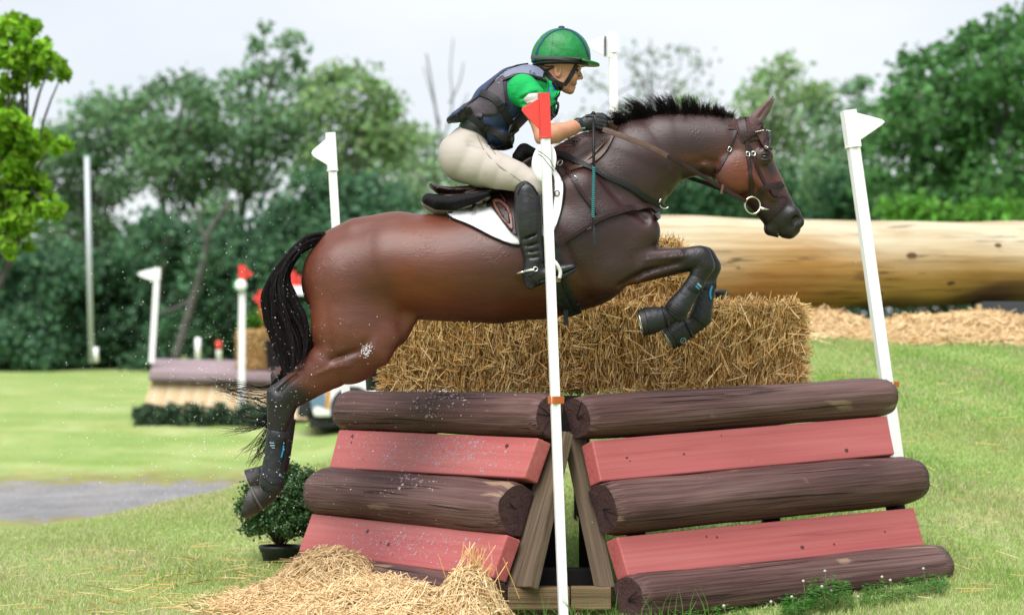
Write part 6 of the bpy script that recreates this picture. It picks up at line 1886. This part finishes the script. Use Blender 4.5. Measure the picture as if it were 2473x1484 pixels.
# peeled log on the slope
M_PEEL2 = wood('peeled_log', (.95, .93, .90), (.62, .50, .36), (1, 1, 1), .7, 16, .9, .28, (.55, .40, .24), .8, .02, 2.0, .2, True)
def peeled():
    t = thing('log_jump', 'huge peeled pale log on the slope behind the horse head', 'log', tuple(P(2100, 770, 19.0)))
    r = np.random.default_rng(55)
    a, b = P(1380, 640, 18.3), P(2680, 634, 20.9)
    L_ = (b - a).length; ax = (b - a).normalized(); s = Vector((0, 0, 1)); n_ = ax.cross(s).normalized()
    nr, ns = 40, 80; vs, cols = [], []
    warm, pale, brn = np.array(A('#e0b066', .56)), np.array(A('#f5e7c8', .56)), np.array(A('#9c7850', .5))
    for i in range(ns + 1):
        tt = i / ns; rad = .425 - .05 * tt
        for k in range(nr):
            th = 2 * math.pi * k / nr
            q = rad * (1 + .02 * math.sin(2 * th + 3 * tt) + .018 * math.sin(7 * tt + th) + .012 * math.sin(19 * tt + 3 * th) + .01 * math.sin(31 * tt + 1.7))
            vs.append(a + ax * (L_ * tt) + n_ * (math.cos(th) * q) + s * (math.sin(th) * q))
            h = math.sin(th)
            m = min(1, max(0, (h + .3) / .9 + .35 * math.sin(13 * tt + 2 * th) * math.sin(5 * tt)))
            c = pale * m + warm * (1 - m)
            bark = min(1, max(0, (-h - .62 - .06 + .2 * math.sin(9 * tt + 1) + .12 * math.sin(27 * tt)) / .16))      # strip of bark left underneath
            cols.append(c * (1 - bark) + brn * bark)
    fs = [(i * nr + k, i * nr + (k + 1) % nr, (i + 1) * nr + (k + 1) % nr, (i + 1) * nr + k) for i in range(ns) for k in range(nr)]
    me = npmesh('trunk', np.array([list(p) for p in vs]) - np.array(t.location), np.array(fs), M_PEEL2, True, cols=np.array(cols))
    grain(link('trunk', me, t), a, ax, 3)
    kn = MB()
    for tt, th, R_ in ((.20, -.4, .03), (.33, .3, .022), (.42, -.2, .02), (.55, .15, .03), (.63, -.5, .024), (.72, .4, .02), (.50, -.75, .03), (.26, .1, .015)):
        rad = (.425 - .05 * tt) * 1.012; d = n_ * -math.cos(th) if n_.y > 0 else n_ * math.cos(th)
        d = (d + s * math.sin(th)).normalized(); c = a + ax * (L_ * tt) + d * rad; V = d.cross(ax)
        kn.prism([c + ax * (math.cos(q) * R_ * 1.9) + V * (math.sin(q) * R_ * r.uniform(.6, 1)) for q in [i * .7854 for i in range(8)]], -d * .03)
    kn.build('knot', mat('log_knot', A('#7d5a34', .45), .8), t, kind='stuff')
    for P0, sg in ((a, -1), (b, 1)):
        mb = MB(); mb.lathe(P0, ax * sg, [(.40, 0), (.3, .012), (0, .014)], 30); mb.build('sawn_end', M_TAN, t)
    mb = MB(); q = [P(2372, 728, 19.6), P(2500, 728, 19.6), P(2500, 790, 19.6), P(2372, 790, 19.6)]; mb.hexa(q, [p + Vector((0, .5, 0)) for p in q]); mb.build('support_block', mat('grey_block', A('#4a4f56', .45), .8), t, bevel=.01)
    mb = MB(); q = [P(2360, 734, 19.5), P(2371, 734, 19.5), P(2371, 790, 19.5), P(2360, 790, 19.5)]; mb.hexa(q, [p + Vector((0, .06, 0)) for p in q]); mb.build('peg', M_TAN, t)
    mb = MB(); q = [P(1720, 700, 18.6), P(1760, 700, 18.6), P(1760, 790, 18.6), P(1720, 790, 18.6)]; mb.hexa(q, [p + Vector((0, .5, 0)) for p in q]); mb.build('support_block', M_POT, t)
peeled()

# ------------------------------------------------------------------ potted shrub and pots at the jump
M_BOX = mat('box_leaf', (1, 1, 1), .4, attr='tint', spec=.45, trans=.2)
def potted():
    Y = 11.95
    p = P(676, 1376, Y)
    t = thing('potted_shrub', 'round boxwood shrub in a black pot by the left end of the jump', 'shrub', tuple(p))
    mb = MB(); k = Y / FPX
    mb.lathe(p, (0, 0, 1), [(0, 0), (36 * k, 0), (45 * k, 44 * k), (48 * k, 45 * k), (49 * k, 52 * k), (51 * k, 53 * k), (51 * k, 60 * k), (46 * k, 60 * k), (44 * k, 50 * k), (0, 50 * k)], 28); mb.build('pot', M_POT, t)
    r = np.random.default_rng(61)
    tips = []; st = MB()
    s0 = P(676, 1322, Y)
    for i in range(110):
        u = r.normal(size=3); u[2] = abs(u[2]) * 1.0 + .05; u /= np.linalg.norm(u)
        R_ = r.uniform(.55, 1.0)
        e = P(682, 1262, Y) + Vector((u[0] * 96 * k * R_, u[1] * 90 * k * R_, u[2] * 160 * k * R_ - 14 * k))
        st.tube(catmull([s0 + Vector((r.normal(0, .006), r.normal(0, .006), 0)), s0.lerp(e, .5) + Vector((0, 0, .02)), e], 3), [.0035, .003, .0027, .0024, .002, .0017, .0012], 4)
        tips.append((e.x, e.y, e.z, .055))
        if i % 2: q = s0.lerp(e, .75); tips.append((q.x, q.y, q.z, .05))
    st.build('stem', mat('shrub_stem', A('#6a5a48', .4), .8), t, kind='stuff')
    v, f, c = leaf_cloud(tips, .018, 1.3, A('#557f44', .46), .3, r, sub=5, spread=.38)
    zrel = np.clip((v[:, 2] - p.z - .25) / .3, 0, 1)
    me = npmesh('crown', v - np.array(t.location), f, M_BOX, False, cols=c); link('crown', me, t)
potted()
t = thing('plant_pot', 'empty looking black pot on the jump top left of the straw', 'pot', tuple(P(912, 941, 11.75)))
k = 11.75 / FPX
mb = MB(); mb.lathe(P(912, 942, 11.75), (0, 0, 1), [(0, 0), (26 * k, 0), (28 * k, 3 * k), (33 * k, 70 * k), (36 * k, 72 * k), (36 * k, 80 * k), (32 * k, 80 * k), (30 * k, 66 * k), (0, 66 * k)], 26); mb.build('pot', M_POT, t)
t2 = thing('plant_pot', 'dark pot glimpsed behind the right straw bale', 'pot', tuple(P(1722, 742, 12.2)))
k = 12.2 / FPX
mb = MB(); mb.lathe(P(1722, 780, 12.2), (0, 0, 1), [(0, 0), (26 * k, 0), (33 * k, 70 * k), (36 * k, 72 * k), (36 * k, 80 * k), (32 * k, 80 * k), (0, 66 * k)], 20); mb.build('pot', M_POT, t2)

# clover and weeds at the foot of the right panel
def clover():
    r = np.random.default_rng(71)
    pts = []
    for (xa, xb, ya, yb, n) in ((1890, 2060, 1395, 1465, 520), (2080, 2290, 1375, 1420, 420), (1690, 1900, 1450, 1484, 90), (1560, 1700, 1470, 1490, 80)):
        for _ in range(n):
            px, py = r.uniform(xa, xb), r.uniform(ya, yb)
            q = PR.hit(px, 1400, .16 + .30 * r.random()); pts.append((q.x, q.y, gz(q.x, q.y) + r.uniform(.01, .06) * (2.2 if 1950 < px < 2050 else 1)))
    v, f = [], []
    for x, y, z in pts:
        a0 = r.uniform(0, 6.28)
        for j in range(3):
            a = a0 + j * 2.094; s = r.uniform(.011, .019)
            c = np.array([x, y, z]); d = np.array([math.cos(a), math.sin(a), r.uniform(-.2, .3)]); w = np.array([-math.sin(a), math.cos(a), 0])
            b = len(v); v += [c, c + d * s * .8 + w * s * .55, c + d * s * 1.3, c + d * s * .8 - w * s * .55]; f.append((b, b + 1, b + 2, b + 3))
    v = np.array(v); col = np.tile(np.array(A('#62b048', .5)), (len(v), 1)) * r.uniform(.7, 1.3, (len(v) // 4, 1)).repeat(4, 0)
    o = link('clover', npmesh('clover', v, np.array(f), M_LEAF, False, cols=col)); tag(o, 'clover leaves growing along the foot of the right log', 'clover', kind='stuff')
    M_PET = mat('clover_head', A('#e4dfcf', .5), .8); M_STM = mat('clover_stem', A('#6fa04a', .42), .7)
    for i, (px, py, lab) in enumerate(((1992, 1378, 'tallest white clover head before the lowest right log'), (1940, 1402, 'white clover head left of the tallest one'), (1985, 1415, 'white clover head just under the tallest one'), (2008, 1424, 'white clover head right below the tallest one'), (1912, 1440, 'white clover head low at the left of the clump'), (2072, 1440, 'lone white clover head right of the clump'), (2130, 1392, 'white clover head near the middle of the lowest log'), (2150, 1400, 'white clover head beside the one at mid log'), (2230, 1372, 'white clover head close to the right end of the log'), (1862, 1452, 'small white clover head at the left edge of the clover'), (1748, 1462, 'single clover head far left along the log'))):
        q = PR.hit(px, py, .36)
        t = thing('clover_flower', lab, 'flower', (q.x, q.y, gz(q.x, q.y)), 'white clover flowers at the jump')
        mb = MB(); b = Vector((q.x + .01, q.y, gz(q.x, q.y))); mb.tube([b, b.lerp(q, .5) + Vector((.006, 0, 0)), q], .0012, 4); mb.build('stem', M_STM, t)
        mb = MB(); mb.ball(q, .0075, nu=8, nv=6); mb.build('flower_head', M_PET, t)
clover()
# tall grass stems at the jump foot
r = np.random.default_rng(77); v, f = [], []
for px, y_, n in ((1560, .1, 8), (1640, .1, 8), (1700, .15, 7), (1400, .0, 9), (1300, .0, 8), (1230, -.05, 7), (1185, -.1, 7), (1490, .0, 8), (1600, .1, 9)):
    for _ in range(n):
        q = P(px + r.uniform(-25, 25), 1484, 9.62 + y_ + r.uniform(-.1, .1)); z = gz(q.x, q.y); h = r.uniform(.06, .22); lx, ly = r.normal(0, .05), r.normal(0, .03); w = .003
        b = len(v); v += [(q.x - w, q.y, z), (q.x + w, q.y, z), (q.x + lx * .5 + w * .7, q.y + ly * .5, z + h * .6), (q.x + lx * .5 - w * .7, q.y + ly * .5, z + h * .6), (q.x + lx * 1.4, q.y + ly, z + h), (q.x + lx * 1.4 + .0005, q.y + ly, z + h)]
        f += [(b, b + 1, b + 2, b + 3), (b + 3, b + 2, b + 5, b + 4)]
v = np.array(v); col = np.tile(np.array(A('#7cae4b', .42)), (len(v), 1))
o = link('grass_stems', npmesh('grass_stems', v, np.array(f), MAT_BLADE, False, cols=col)); tag(o, 'longer grass stems around the foot of the centre pole', 'grass', kind='stuff')
# broken stick lying on the lowest left log
t = thing('stick', 'broken brown stick leaning on the lowest left log end', 'stick', tuple(P(1212, 1470, 9.70)))
mb = MB(); mb.tube([P(1196, 1444, 9.74), P(1212, 1462, 9.72), P(1228, 1486, 9.70)], [.008, .010, .009], 7); mb.build('wood', M_BEAM, t)

# odd straws blown over the lawn
r = np.random.default_rng(91); n = 420
x = np.concatenate([r.normal(-1.3, .7, n), r.uniform(1.6, 3.8, n // 3)]); y = np.concatenate([r.uniform(9.4, 12.5, n), r.uniform(10.5, 16, n // 3)])
a = r.uniform(0, 6.28, len(x)); d = np.stack([np.cos(a), np.sin(a), r.normal(0, .12, len(x))], 1)
v, f, tc = stalks(np.stack([x, y, ground_z(x, y) + .03], 1), d, r.uniform(.05, .2, len(x)), r.uniform(.0012, .0022, len(x)), straw_tint(r, len(x), .1))
o = link('stray_straw', npmesh('stray_straw', v, f, M_STRAW, False, cols=tc)); tag(o, 'single straws scattered over the lawn beside the jump', 'straw', kind='stuff')
# tall straws sticking up from the heap by the centre post
r = np.random.default_rng(92); n = 60
px = r.normal(1150, 26, n); q = np.array([list(P(a_, 1400, 9.72)) for a_ in px]); q[:, 2] = r.uniform(.16, .30, n)
d = np.stack([r.normal(.15, .45, n), r.normal(0, .3, n), np.ones(n)], 1)
v, f, tc = stalks(q, d, r.uniform(.08, .22, n), r.uniform(.0012, .0022, n), straw_tint(r, n, .1))
o = link('upright_straw', npmesh('upright_straw', v, f, M_STRAW, False, cols=tc)); tag(o, 'straws standing up from the heap beside the lowest red plank', 'straw', kind='stuff')

# spray thrown up by the hooves
r = np.random.default_rng(81)
n = 2000
px = np.concatenate([r.normal(560, 190, n), r.uniform(0, 900, n // 4), r.normal(900, 160, n // 5), r.uniform(1000, 2200, 60)])
py = np.concatenate([r.normal(900, 190, n), r.uniform(380, 1280, n // 4), r.normal(1080, 130, n // 5), r.uniform(560, 1200, 60)])
k = (px > 0) & (px < 2400) & (py > 350) & (py < 1300) & ((px < 760) | (r.random(len(px)) < .45)); px, py = px[k], py[k]; n = len(px)
Y = np.where(r.random(n) < .8, r.normal(10.2, .35, n), r.uniform(8.6, 12, n)); Y = np.clip(Y, 8.4, 12.5)
c = np.stack([(px - CX) / FPX * Y, Y, CAMZ + (HOR - py) / FPX * Y], 1)
s = (np.abs(r.normal(0, .0008, n)) + .0005) * np.where(r.random(n) < .06, 1.7, 1)
oct_ = np.array([(1, 0, 0), (-1, 0, 0), (0, 1, 0), (0, -1, 0), (0, 0, 1), (0, 0, -1)], float)
v = (c[:, None] + oct_[None] * s[:, None, None]).reshape(-1, 3)
of = np.array([(0, 2, 4), (2, 1, 4), (1, 3, 4), (3, 0, 4), (2, 0, 5), (1, 2, 5), (3, 1, 5), (0, 3, 5)])
f = (np.arange(n)[:, None, None] * 6 + of[None]).reshape(-1, 3)
o = link('spray', npmesh('spray', v, f, mat('spray_drop', (.8, .8, .8), .3), False)); tag(o, 'fine pale spray of water and grit flung up behind the horse', 'spray', kind='stuff')
